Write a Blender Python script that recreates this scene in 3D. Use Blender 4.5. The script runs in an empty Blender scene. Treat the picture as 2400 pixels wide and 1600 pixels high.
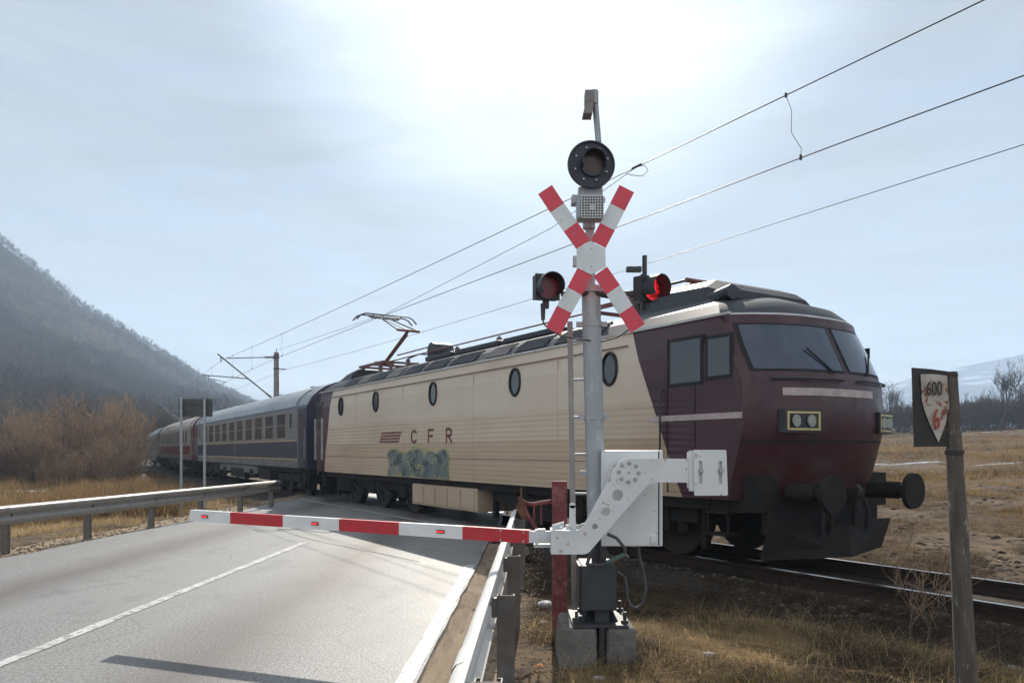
import bpy, bmesh, math, random
import numpy as np
from mathutils import Vector, Matrix
R = math.radians
random.seed(7); rng = np.random.default_rng(7)
sc = bpy.context.scene
COL = sc.collection

# ------------------------------------------------------------------ camera, sky, sun, exposure
EYE = 1.6; F = 1800.0; HOR = 1055.0
cam = bpy.data.objects.new('camera', bpy.data.cameras.new('camera')); COL.objects.link(cam)
cam.location = (0, 0, EYE); cam.rotation_euler = (R(90), 0, 0)
cam.data.sensor_width = 36; cam.data.lens = F/2400*36; cam.data.shift_y = (HOR-800)/2400
cam.data.clip_start = 0.05; cam.data.clip_end = 9000
sc.camera = cam
sc.view_settings.view_transform = 'Standard'; sc.view_settings.look = 'None'
sc.view_settings.exposure = 0.56; sc.view_settings.gamma = 1.0
sc.cycles.volume_bounces = 1; sc.cycles.max_bounces = 6
SUN_EL, SUN_AZ = R(35.5), R(3.0)
sdir = Vector((math.sin(SUN_AZ)*math.cos(SUN_EL), math.cos(SUN_AZ)*math.cos(SUN_EL), math.sin(SUN_EL)))
sun = bpy.data.objects.new('sun', bpy.data.lights.new('sun', 'SUN')); COL.objects.link(sun)
sun.data.energy = 4.9; sun.data.angle = R(0.6); sun.data.color = (1.0, 0.93, 0.82)
sun.rotation_euler = sdir.to_track_quat('Z', 'Y').to_euler()

world = bpy.data.worlds.new('World'); sc.world = world; world.use_nodes = True
nt = world.node_tree; nt.nodes.clear()
def N(t, typ, **kw):
    n = t.nodes.new(typ)
    for k, v in kw.items(): setattr(n, k, v)
    return n
out = N(nt, 'ShaderNodeOutputWorld'); bg = N(nt, 'ShaderNodeBackground')
bg.inputs['Strength'].default_value = 0.085
sky = N(nt, 'ShaderNodeTexSky', sky_type='NISHITA', sun_disc=False)
sky.sun_elevation = SUN_EL; sky.sun_rotation = SUN_AZ; sky.altitude = 300
sky.air_density = 1.0; sky.dust_density = 0.45; sky.ozone_density = 0.8
tc = N(nt, 'ShaderNodeTexCoord')
mp = N(nt, 'ShaderNodeMapping'); mp.inputs['Scale'].default_value = (1.4, 2.4, 9.0); mp.inputs['Rotation'].default_value = (0.25, 0.12, 0.4)
cn = N(nt, 'ShaderNodeTexNoise'); cn.inputs['Scale'].default_value = 2.3; cn.inputs['Detail'].default_value = 7; cn.inputs['Roughness'].default_value = 0.62; cn.inputs['Distortion'].default_value = 0.9
cr = N(nt, 'ShaderNodeMapRange'); cr.inputs['From Min'].default_value = 0.36; cr.inputs['From Max'].default_value = 0.66
cr.inputs['To Min'].default_value = 0.6; cr.inputs['To Max'].default_value = 0.97
mx = N(nt, 'ShaderNodeMix', data_type='RGBA')
# thin cirrus veil; unseen northern part behind the camera brightened as added fill light
sxy = N(nt, 'ShaderNodeSeparateXYZ'); nb = N(nt, 'ShaderNodeMapRange'); nb.interpolation_type = 'SMOOTHSTEP'
nb.inputs['From Min'].default_value = 0.35; nb.inputs['From Max'].default_value = -0.6
vm = N(nt, 'ShaderNodeMix', data_type='RGBA'); vm.inputs[6].default_value = (4.65, 5.15, 5.4, 1); vm.inputs[7].default_value = (8.8, 9.2, 9.5, 1)
L = nt.links.new
# thin cloud scatters forward: it is brightest round the sun
dp = N(nt, 'ShaderNodeVectorMath', operation='DOT_PRODUCT'); dp.inputs[1].default_value = sdir[:]
au = N(nt, 'ShaderNodeMapRange'); au.interpolation_type = 'SMOOTHSTEP'; au.inputs['From Min'].default_value = math.cos(R(23)); au.inputs['From Max'].default_value = math.cos(R(3)); au.inputs['To Min'].default_value = .9; au.inputs['To Max'].default_value = 2.3
vs_ = N(nt, 'ShaderNodeVectorMath', operation='SCALE')
L(tc.outputs['Generated'], dp.inputs[0]); L(dp.outputs['Value'], au.inputs[0]); th_n = N(nt, 'ShaderNodeTexNoise'); th_n.inputs['Scale'].default_value = 3.1; th_n.inputs['Detail'].default_value = 8; th_n.inputs['Roughness'].default_value = .6; th_n.inputs['Distortion'].default_value = 1.2
th_m = N(nt, 'ShaderNodeMapping'); th_m.inputs['Scale'].default_value = (.9, 1.2, 6.5); th_m.inputs['Rotation'].default_value = (.1, .3, .9); th_r = N(nt, 'ShaderNodeMapRange'); th_r.inputs[1].default_value = .33; th_r.inputs[2].default_value = .67; th_r.inputs[3].default_value = .88; th_r.inputs[4].default_value = 1.07
th_x = N(nt, 'ShaderNodeMath', operation='MULTIPLY')
L(tc.outputs['Generated'], th_m.inputs[0]); L(th_m.outputs[0], th_n.inputs['Vector']); L(th_n.outputs['Fac'], th_r.inputs[0]); L(th_r.outputs[0], th_x.inputs[0]); L(au.outputs[0], th_x.inputs[1]); hz_r = N(nt, 'ShaderNodeMapRange'); hz_r.inputs[1].default_value = 0.0; hz_r.inputs[2].default_value = .34; hz_r.inputs[3].default_value = 1.22; hz_r.inputs[4].default_value = 1.0   # longer path through the veil near the horizon
hz_x = N(nt, 'ShaderNodeMath', operation='MULTIPLY'); L(sxy.outputs['Z'], hz_r.inputs[0]); L(hz_r.outputs[0], hz_x.inputs[0]); L(th_x.outputs[0], hz_x.inputs[1]); L(hz_x.outputs[0], vs_.inputs['Scale'])
L(tc.outputs['Generated'], sxy.inputs[0]); L(sxy.outputs['Y'], nb.inputs[0]); L(nb.outputs[0], vm.inputs[0]); L(vm.outputs[2], vs_.inputs[0]); L(vs_.outputs[0], mx.inputs[7]); L(tc.outputs['Generated'], mp.inputs['Vector']); L(mp.outputs[0], cn.inputs['Vector']); L(cn.outputs['Fac'], cr.inputs['Value'])
L(cr.outputs[0], mx.inputs[0]); L(sky.outputs[0], mx.inputs[6]); L(mx.outputs[2], bg.inputs['Color']); L(bg.outputs[0], out.inputs['Surface'])

# ------------------------------------------------------------------ materials
def mk(name, col, rough=0.6, metal=0.0, col2=None, scale=6.0, detail=6, lo=0.35, hi=0.65, bump=0.0, bscale=None, stretch=(1,1,1), island=0.0, spec=0.5, emit=None, estr=0, rough2=None, col3=None, scale3=1.0, lo3=.5, hi3=.7):
    m = bpy.data.materials.new(name); m.use_nodes = True
    t = m.node_tree; b = t.nodes['Principled BSDF']; lk = t.links.new
    b.inputs['Roughness'].default_value = rough; b.inputs['Metallic'].default_value = metal
    b.inputs['Specular IOR Level'].default_value = spec
    c = (*col, 1)
    b.inputs['Base Color'].default_value = c
    co = N(t, 'ShaderNodeTexCoord'); mpn = N(t, 'ShaderNodeMapping'); mpn.inputs['Scale'].default_value = stretch
    lk(co.outputs['Object'], mpn.inputs['Vector'])
    cur = None
    if col2 is None: col2 = tuple(v*0.8 for v in col)
    nz = N(t, 'ShaderNodeTexNoise'); nz.inputs['Scale'].default_value = scale; nz.inputs['Detail'].default_value = detail; nz.inputs['Roughness'].default_value = .6
    lk(mpn.outputs[0], nz.inputs['Vector'])
    rp = N(t, 'ShaderNodeMapRange'); rp.inputs['From Min'].default_value = lo; rp.inputs['From Max'].default_value = hi
    lk(nz.outputs['Fac'], rp.inputs['Value'])
    mxn = N(t, 'ShaderNodeMix', data_type='RGBA'); mxn.inputs[6].default_value = c; mxn.inputs[7].default_value = (*col2, 1)
    lk(rp.outputs[0], mxn.inputs[0]); cur = mxn.outputs[2]
    if rough2 is not None:
        mr = N(t, 'ShaderNodeMapRange'); mr.inputs['To Min'].default_value = rough; mr.inputs['To Max'].default_value = rough2
        lk(rp.outputs[0], mr.inputs['Value']); lk(mr.outputs[0], b.inputs['Roughness'])
    if col3 is not None:
        n3 = N(t, 'ShaderNodeTexNoise'); n3.inputs['Scale'].default_value = scale3; n3.inputs['Detail'].default_value = 5; n3.inputs['Roughness'].default_value = .65
        lk(mpn.outputs[0], n3.inputs['Vector'])
        r3 = N(t, 'ShaderNodeMapRange'); r3.inputs['From Min'].default_value = lo3; r3.inputs['From Max'].default_value = hi3
        lk(n3.outputs['Fac'], r3.inputs['Value'])
        m3 = N(t, 'ShaderNodeMix', data_type='RGBA'); m3.inputs[7].default_value = (*col3, 1)
        lk(r3.outputs[0], m3.inputs[0]); lk(cur, m3.inputs[6]); cur = m3.outputs[2]
    if island:
        g = N(t, 'ShaderNodeNewGeometry'); hs = N(t, 'ShaderNodeHueSaturation')
        r2 = N(t, 'ShaderNodeMapRange'); r2.inputs['To Min'].default_value = 1-island; r2.inputs['To Max'].default_value = 1+island
        lk(g.outputs['Random Per Island'], r2.inputs['Value']); lk(r2.outputs[0], hs.inputs['Value']); lk(cur, hs.inputs['Color']); cur = hs.outputs[0]
    lk(cur, b.inputs['Base Color'])
    if bump:
        bn = N(t, 'ShaderNodeTexNoise'); bn.inputs['Scale'].default_value = bscale or scale*4; bn.inputs['Detail'].default_value = 4
        lk(mpn.outputs[0], bn.inputs['Vector'])
        bp = N(t, 'ShaderNodeBump'); bp.inputs['Strength'].default_value = bump; bp.inputs['Distance'].default_value = 0.02
        lk(bn.outputs['Fac'], bp.inputs['Height']); lk(bp.outputs[0], b.inputs['Normal'])
    if emit:
        b.inputs['Emission Color'].default_value = (*emit, 1); b.inputs['Emission Strength'].default_value = estr
    return m

M = {}
M['soil'] = mk('soil', (.085,.058,.036), .95, col2=(.145,.1,.058), scale=1.1, detail=12, lo=.38, hi=.66, bump=1.0, bscale=7, spec=.12, col3=(.035,.026,.019), scale3=4.2, lo3=.44, hi3=.64)
M['sand'] = mk('sand', (.29,.225,.16), .95, col2=(.17,.125,.088), scale=1.6, detail=10, lo=.40, hi=.66, bump=.8, bscale=30, spec=.15, stretch=(3,.5,1), col3=(.09,.065,.045), scale3=5, lo3=.58, hi3=.72)
M['white_line'] = mk('white_line', (.52,.52,.505), .5, col2=(.33,.325,.315), scale=3, detail=12, lo=.40, hi=.62, bump=.25, bscale=90, col3=(.17,.165,.16), scale3=14, lo3=.50, hi3=.62, spec=.45)
M['seam'] = mk('seam', (.06,.055,.05), .8, col2=(.13,.12,.11), scale=14)
M['ballast'] = mk('ballast', (.06,.048,.037), .95, col2=(.03,.024,.02), scale=9, bump=1, bscale=26, col3=(.15,.125,.095), scale3=24, lo3=.58, hi3=.68, spec=.15)
M['rail_side'] = mk('rail_side', (.024,.016,.013), .85, col2=(.04,.025,.018), scale=12, spec=.2)
M['rail_top'] = mk('rail_top', (.5,.47,.43), .28, 1.0, col2=(.35,.3,.25), scale=30, stretch=(1,1,1))
M['sleeper'] = mk('sleeper', (.05,.04,.032), .95, col2=(.03,.024,.02), scale=9, spec=.1)
M['galv'] = mk('galv', (.36,.38,.40), .5, .35, col2=(.29,.31,.33), scale=5, detail=9, col3=(.42,.44,.45), scale3=20, lo3=.54, hi3=.7, stretch=(1,1,.5))
M['galv_beam'] = mk('galv_beam', (.30,.285,.27), .48, .35, col2=(.23,.215,.20), scale=4, detail=9, col3=(.2,.16,.12), scale3=9, lo3=.6, hi3=.75)
M['galv_sunlit'] = mk('galv_sunlit', (.74,.72,.69), .45, .1, col2=(.64,.62,.59), scale=3, detail=9, stretch=(2,.4,1), col3=(.5,.44,.37), scale3=7, lo3=.6, hi3=.75)  # right beam: sun and sky glare put into the steel colour
M['galv_post'] = mk('galv_post', (.15,.14,.13), .6, .3, col2=(.1,.09,.083), scale=7, col3=(.11,.065,.04), scale3=11, lo3=.6, hi3=.72)
M['white_paint'] = mk('white_paint', (.70,.72,.735), .45, col2=(.58,.60,.615), scale=2.5, detail=10, col3=(.34,.18,.08), scale3=15, lo3=.63, hi3=.69)
M['arm_white'] = mk('arm_white', (.74,.745,.755), .38, col2=(.64,.64,.64), scale=5, detail=9, col3=(.42,.39,.35), scale3=9, lo3=.60, hi3=.75)
M['arm_red'] = mk('arm_red', (.5,.018,.03), .38, col2=(.40,.02,.03), scale=5, detail=9, col3=(.32,.06,.06), scale3=11, lo3=.58, hi3=.74)
M['sign_red'] = mk('sign_red', (.70,.05,.085), .4, col2=(.6,.05,.08), scale=6, detail=9, col3=(.5,.12,.13), scale3=10, lo3=.58, hi3=.74)
M['sign_white'] = mk('sign_white', (.71,.74,.75), .4, col2=(.62,.65,.66), scale=6, detail=9, col3=(.48,.46,.43), scale3=9, lo3=.60, hi3=.75)
M['steel_dark'] = mk('steel_dark', (.045,.05,.06), .5, .3, col2=(.03,.033,.04), scale=8)
M['black'] = mk('black', (.018,.02,.025), .5, col2=(.03,.03,.032), scale=10)
M['target'] = mk('target', (.012,.014,.03), .45, col2=(.02,.021,.036), scale=6)
M['pedestal'] = mk('pedestal', (.055,.06,.068), .55, .2, col2=(.04,.04,.042), scale=6, col3=(.1,.1,.11), scale3=3, lo3=.55, hi3=.8)
M['bolt'] = mk('bolt', (.45,.45,.45), .4, .7, col2=(.3,.28,.25), scale=40)
M['hole'] = mk('hole', (.05,.05,.05), .8)
M['concrete'] = mk('concrete', (.19,.18,.165), .92, col2=(.125,.118,.108), scale=5, detail=12, bump=.6, bscale=40, col3=(.07,.066,.062), scale3=4, lo3=.56, hi3=.74)
M['cable'] = mk('cable', (.07,.07,.075), .6)
M['tape'] = mk('tape', (.3,.09,.05), .6, col2=(.05,.12,.11), scale=9, lo=.47, hi=.53)
M['lens_off'] = mk('lens_off', (.22,.008,.018), .3, col2=(.10,.005,.01), scale=30)
M['lens_amber'] = mk('lens_amber', (.06,.028,.022), .25, col2=(.035,.02,.018), scale=60)
M['lens_on'] = mk('lens_on', (.25,.01,.01), .3)
M['led'] = mk('led', (.5,.01,.01), .3, emit=(1,.02,.03), estr=1.6)
M['red_post'] = mk('red_post', (.19,.04,.05), .78, col2=(.1,.026,.024), scale=7, detail=12, lo=.38, hi=.62, bump=.5, col3=(.27,.12,.12), scale3=12, lo3=.5, hi3=.75)
M['rust'] = mk('rust', (.16,.07,.04), .9, col2=(.09,.04,.025), scale=14, bump=.4)
M['old_wood'] = mk('old_wood', (.12,.103,.088), .9, col2=(.07,.06,.05), scale=4, detail=12, stretch=(5,5,1), bump=.6, bscale=18, col3=(.30,.30,.30), scale3=7, lo3=.60, hi3=.66)
M['plate_black'] = mk('plate_black', (.016,.016,.018), .65, col2=(.03,.025,.022), scale=12, col3=(.07,.035,.022), scale3=20, lo3=.6, hi3=.7)
M['plate_white'] = mk('plate_white', (.48,.45,.41), .7, col2=(.36,.31,.27), scale=9, detail=10, col3=(.2,.07,.04), scale3=19, lo3=.55, hi3=.62)
M['text_black'] = mk('text_black', (.02,.02,.02), .6, col2=(.035,.03,.028), scale=40)
M['text_red'] = mk('text_red', (.4,.035,.025), .6, col2=(.3,.06,.03), scale=40)
M['sign_back'] = mk('sign_back', (.075,.085,.09), .6, .2, col2=(.055,.06,.065), scale=5)
M['bark'] = mk('bark', (.075,.055,.042), .95, col2=(.045,.035,.03), scale=3)
M['twig'] = mk('twig', (.29,.2,.132), .85, col2=(.175,.128,.094), scale=.3, island=.45, spec=.15, lo=.42, hi=.58)
M['twig_grey'] = mk('twig_grey', (.085,.07,.062), .9, col2=(.06,.052,.048), scale=.6, island=.3, spec=.1)
M['forest'] = mk('forest', (.07,.062,.054), .95, col2=(.05,.052,.043), scale=.018, island=.3, spec=.04, col3=(.105,.082,.064), scale3=.025, lo3=.47, hi3=.6)
M['hill'] = mk('hill', (.075,.058,.044), 1, col2=(.05,.042,.032), scale=.05, spec=0)
M['far_hill'] = mk('far_hill', (.06,.068,.08), 1, col2=(.085,.09,.1), scale=.006, detail=9, lo=.5, hi=.62, spec=0, stretch=(1,1,4), col3=(.42,.46,.52), scale3=.007, lo3=.54, hi3=.6)
M['straw'] = mk('straw', (.50,.365,.19), .85, col2=(.30,.21,.115), scale=.8, island=.6, spec=.2)
M['straw_dark'] = mk('straw_dark', (.11,.077,.05), .9, col2=(.06,.046,.033), scale=.9, island=.6, spec=.12)
M['straw_field'] = mk('straw_field', (.3,.2,.095), .9, col2=(.15,.098,.055), scale=.15, island=.5, spec=.1, lo=.42, hi=.58)
M['moss'] = mk('moss', (.25,.2,.05), .9, col2=(.16,.14,.04), scale=5, island=.4)
M['snow'] = mk('snow', (.62,.65,.70), .7, col2=(.4,.38,.36), scale=2.2, detail=9)
M['leaf'] = mk('leaf', (.22,.15,.095), .85, col2=(.34,.25,.17), scale=2, island=.6, spec=.3)
M['stone'] = mk('stone', (.34,.33,.31), .85, col2=(.22,.2,.18), scale=9, bump=.4)
M['gravel_dark'] = mk('gravel_dark', (.17,.14,.11), .9, col2=(.08,.067,.055), scale=3, island=.6, spec=.2)
M['clod'] = mk('clod', (.10,.072,.047), .95, col2=(.055,.04,.028), scale=1.2, island=.6, spec=.1)
M['straw_stubble'] = mk('straw_stubble', (.24,.165,.095), .9, col2=(.12,.082,.05), scale=.7, island=.6, spec=.12)
M['snowclod'] = mk('snowclod', (.62,.66,.72), .7, col2=(.3,.28,.26), scale=9)
M['litter'] = mk('litter', (.8,.12,.03), .5, col2=(.8,.3,.03), scale=30)
# train
M['maroon'] = mk('maroon', (.05,.011,.02), .34, col2=(.034,.009,.016), scale=2.4, detail=9, lo=.4, hi=.62, col3=(.085,.05,.042), scale3=2.2, lo3=.52, hi3=.82, stretch=(.4,1,.7), rough2=.5)
M['maroon_low'] = mk('maroon_low', (.05,.009,.012), .4, col2=(.034,.008,.01), scale=3, detail=9, col3=(.055,.035,.03), scale3=3, lo3=.5, hi3=.8, rough2=.6)
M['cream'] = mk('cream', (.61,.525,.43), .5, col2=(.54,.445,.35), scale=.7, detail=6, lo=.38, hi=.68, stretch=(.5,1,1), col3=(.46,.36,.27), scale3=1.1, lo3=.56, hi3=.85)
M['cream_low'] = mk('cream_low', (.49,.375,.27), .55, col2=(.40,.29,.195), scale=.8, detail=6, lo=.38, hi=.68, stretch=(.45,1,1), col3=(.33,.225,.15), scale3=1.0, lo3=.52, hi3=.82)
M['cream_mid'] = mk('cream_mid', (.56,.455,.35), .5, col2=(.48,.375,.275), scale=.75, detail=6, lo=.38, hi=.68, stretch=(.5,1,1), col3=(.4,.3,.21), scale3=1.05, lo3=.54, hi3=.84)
M['loco_roof'] = mk('loco_roof', (.014,.016,.024), .5, col2=(.022,.022,.026), scale=2, stretch=(.4,1,1))
M['roof_grille'] = mk('roof_grille', (.035,.036,.046), .5, col2=(.028,.026,.028), scale=5)
M['roof_lid'] = mk('roof_lid', (.22,.2,.19), .45, .2, col2=(.17,.14,.13), scale=3)
M['gutter'] = mk('gutter', (.55,.55,.54), .4, .4, col2=(.4,.38,.35), scale=3)
M['glass'] = mk('glass', (.03,.036,.045), .06, col2=(.025,.03,.036), scale=2, spec=.9)
M['glass_blue'] = mk('glass_blue', (.03,.045,.085), .05, col2=(.025,.038,.07), scale=2, spec=.7)
M['rubber'] = mk('rubber', (.014,.014,.016), .8)
M['chassis'] = mk('chassis', (.012,.0115,.012), .8, col2=(.024,.019,.016), scale=4, detail=9, spec=.25)
M['wheel'] = mk('wheel', (.035,.026,.02), .6, .3, col2=(.02,.016,.013), scale=6)
M['pale'] = mk('pale', (.46,.40,.38), .5, col2=(.34,.27,.26), scale=8)
M['chrome_y'] = mk('chrome_y', (.52,.44,.2), .35, .5, col2=(.4,.34,.16), scale=8)
M['lamp_glass'] = mk('lamp_glass', (.3,.3,.27), .1, col2=(.2,.2,.18), scale=30)
M['cfr'] = mk('cfr', (.13,.03,.04), .5, col2=(.18,.06,.05), scale=4)
M['graffiti'] = mk('graffiti', (.12,.15,.135), .5, col2=(.2,.21,.18), scale=2.4, lo=.45, hi=.55, col3=(.075,.095,.105), scale3=3.4, lo3=.5, hi3=.55)
M['graffiti_edge'] = mk('graffiti_edge', (.36,.36,.12), .5, col2=(.25,.27,.14), scale=4)
M['panto'] = mk('panto', (.2,.06,.045), .55, col2=(.13,.05,.04), scale=6)
M['insul'] = mk('insul', (.12,.05,.035), .3)
M['blue'] = mk('blue', (.024,.028,.055), .38, col2=(.034,.036,.06), scale=1.5, detail=8, stretch=(.4,1,1), col3=(.055,.05,.055), scale3=1.5, lo3=.52, hi3=.75)
M['gold'] = mk('gold', (.5,.36,.16), .5, col2=(.4,.28,.13), scale=3)
M['coach_band'] = mk('coach_band', (.2,.195,.19), .45, col2=(.15,.145,.14), scale=1.5, stretch=(.5,1,1))
M['coach_skirt'] = mk('coach_skirt', (.17,.165,.16), .7, col2=(.11,.1,.095), scale=3, detail=8, stretch=(.5,1,1))
M['coach_roof'] = mk('coach_roof', (.3,.335,.36), .5, .2, col2=(.2,.225,.25), scale=1.2, detail=9, stretch=(.6,1,1), col3=(.42,.45,.47), scale3=4, lo3=.55, hi3=.75)
M['coach_roof_b'] = mk('coach_roof_b', (.36,.3,.27), .5, .2, col2=(.27,.22,.2), scale=1.2, stretch=(.6,1,1))
M['coach_red'] = mk('coach_red', (.15,.026,.024), .4, col2=(.11,.022,.02), scale=2, stretch=(.5,1,1))
M['coach_grey'] = mk('coach_grey', (.33,.3,.28), .45, col2=(.25,.23,.21), scale=2, stretch=(.5,1,1))
M['win_frame'] = mk('win_frame', (.3,.3,.29), .4, .4, col2=(.24,.23,.22), scale=4)
M['mast'] = mk('mast', (.24,.225,.2), .85, col2=(.17,.155,.14), scale=4)
M['wire'] = mk('wire', (.06,.05,.045), .5, .5)

_t = M['lens_on'].node_tree; _b = _t.nodes['Principled BSDF']           # lit lamp: bright facets in a dark red lens
_c = N(_t, 'ShaderNodeTexCoord'); _v = N(_t, 'ShaderNodeTexNoise'); _v.inputs['Scale'].default_value = 22; _v.inputs['Detail'].default_value = 3
_r = N(_t, 'ShaderNodeMapRange'); _r.inputs[1].default_value = .42; _r.inputs[2].default_value = .6; _r.inputs[3].default_value = .05; _r.inputs[4].default_value = .9
_t.links.new(_c.outputs['Object'], _v.inputs['Vector']); _t.links.new(_v.outputs['Fac'], _r.inputs[0]); _t.links.new(_r.outputs[0], _b.inputs['Emission Strength']); _b.inputs['Emission Color'].default_value = (1,.015,.02,1)
for _n in ('straw','straw_field','straw_dark','straw_stubble','moss','leaf'):
    _t = M[_n].node_tree; _b = _t.nodes['Principled BSDF']; _o = [q for q in _t.nodes if q.type == 'OUTPUT_MATERIAL'][0]
    _tr = N(_t, 'ShaderNodeBsdfTranslucent'); _ms = N(_t, 'ShaderNodeMixShader'); _ms.inputs[0].default_value = .45
    _t.links.new(_b.inputs['Base Color'].links[0].from_socket, _tr.inputs['Color']); _t.links.new(_b.outputs[0], _ms.inputs[1]); _t.links.new(_tr.outputs[0], _ms.inputs[2]); _t.links.new(_ms.outputs[0], _o.inputs['Surface'])
def road_material():
    m = bpy.data.materials.new('asphalt'); m.use_nodes = True
    t = m.node_tree; b = t.nodes['Principled BSDF']; lk = t.links.new
    co = N(t, 'ShaderNodeTexCoord')
    def noise(scale, detail, st=(1,1,1), rough=.6):
        mpn = N(t, 'ShaderNodeMapping'); mpn.inputs['Scale'].default_value = st; lk(co.outputs['Object'], mpn.inputs['Vector'])
        n = N(t, 'ShaderNodeTexNoise'); n.inputs['Scale'].default_value = scale; n.inputs['Detail'].default_value = detail; n.inputs['Roughness'].default_value = rough
        lk(mpn.outputs[0], n.inputs['Vector']); return n.outputs['Fac']
    def rng_(v, a, c, d=0, e=1):
        r = N(t, 'ShaderNodeMapRange'); r.inputs[1].default_value = a; r.inputs[2].default_value = c; r.inputs[3].default_value = d; r.inputs[4].default_value = e
        lk(v, r.inputs[0]); return r.outputs[0]
    def mix(f, a, c):
        x = N(t, 'ShaderNodeMix', data_type='RGBA'); lk(f, x.inputs[0])
        for i, v in ((6, a), (7, c)):
            if isinstance(v, tuple): x.inputs[i].default_value = (*v, 1)
            else: lk(v, x.inputs[i])
        return x.outputs[2]
    base = mix(rng_(noise(38, 8, rough=.75), .40, .60), (.29,.287,.283), (.095,.095,.096))      # aggregate
    base = mix(rng_(noise(.55, 8, (1,.35,1)), .46, .72, 0, .6), base, (.23,.225,.215))       # pale dust film
    # oil / rubber bands down the middle of each lane
    sx = N(t, 'ShaderNodeSeparateXYZ'); lk(co.outputs['Object'], sx.inputs[0])
    band = None
    wob = rng_(noise(.35, 3), 0, 1, -.35, .35)
    for o in (-2.35, -5.7):
        ad = N(t, 'ShaderNodeMath', operation='ADD'); ad.inputs[1].default_value = -o; lk(sx.outputs['X'], ad.inputs[0])
        a2 = N(t, 'ShaderNodeMath', operation='ADD'); lk(ad.outputs[0], a2.inputs[0]); lk(wob, a2.inputs[1])
        ab = N(t, 'ShaderNodeMath', operation='ABSOLUTE'); lk(a2.outputs[0], ab.inputs[0])
        r = rng_(ab.outputs[0], .05, .75, .75, 0)
        if band is None: band = r
        else:
            s = N(t, 'ShaderNodeMath', operation='MAXIMUM'); lk(band, s.inputs[0]); lk(r, s.inputs[1]); band = s.outputs[0]
    base = mix(band, base, (.085,.068,.06))
    base = mix(rng_(noise(1.3, 10, (1,.6,1), .7), .56, .62, 0, .28), base, (.075,.072,.07))     # darker worn patches
    # cracks
    vo = N(t, 'ShaderNodeTexVoronoi', feature='DISTANCE_TO_EDGE'); vo.inputs['Scale'].default_value = 1.1
    dm = N(t, 'ShaderNodeMix', data_type='VECTOR'); dm.inputs[0].default_value = .55
    nn = N(t, 'ShaderNodeTexNoise'); nn.inputs['Scale'].default_value = 3.2; nn.inputs['Detail'].default_value = 9
    lk(co.outputs['Object'], dm.inputs[4]); lk(nn.outputs['Color'], dm.inputs[5]); lk(dm.outputs[1], vo.inputs['Vector'])
    ck = rng_(vo.outputs['Distance'], .002, .008, .28, 0)
    base = mix(ck, base, (.05,.047,.045))
    lk(base, b.inputs['Base Color'])
    b.inputs['Specular IOR Level'].default_value = .32
    lk(rng_(noise(.7, 5, (1,.4,1)), .35, .65, .48, .62), b.inputs['Roughness'])
    bn = N(t, 'ShaderNodeTexNoise'); bn.inputs['Scale'].default_value = 75; bn.inputs['Detail'].default_value = 5; lk(co.outputs['Object'], bn.inputs['Vector'])
    bp = N(t, 'ShaderNodeBump'); bp.inputs['Strength'].default_value = .7; bp.inputs['Distance'].default_value = .007
    lk(bn.outputs['Fac'], bp.inputs['Height']); lk(bp.outputs[0], b.inputs['Normal'])
    return m
M['asphalt'] = road_material()

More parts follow.
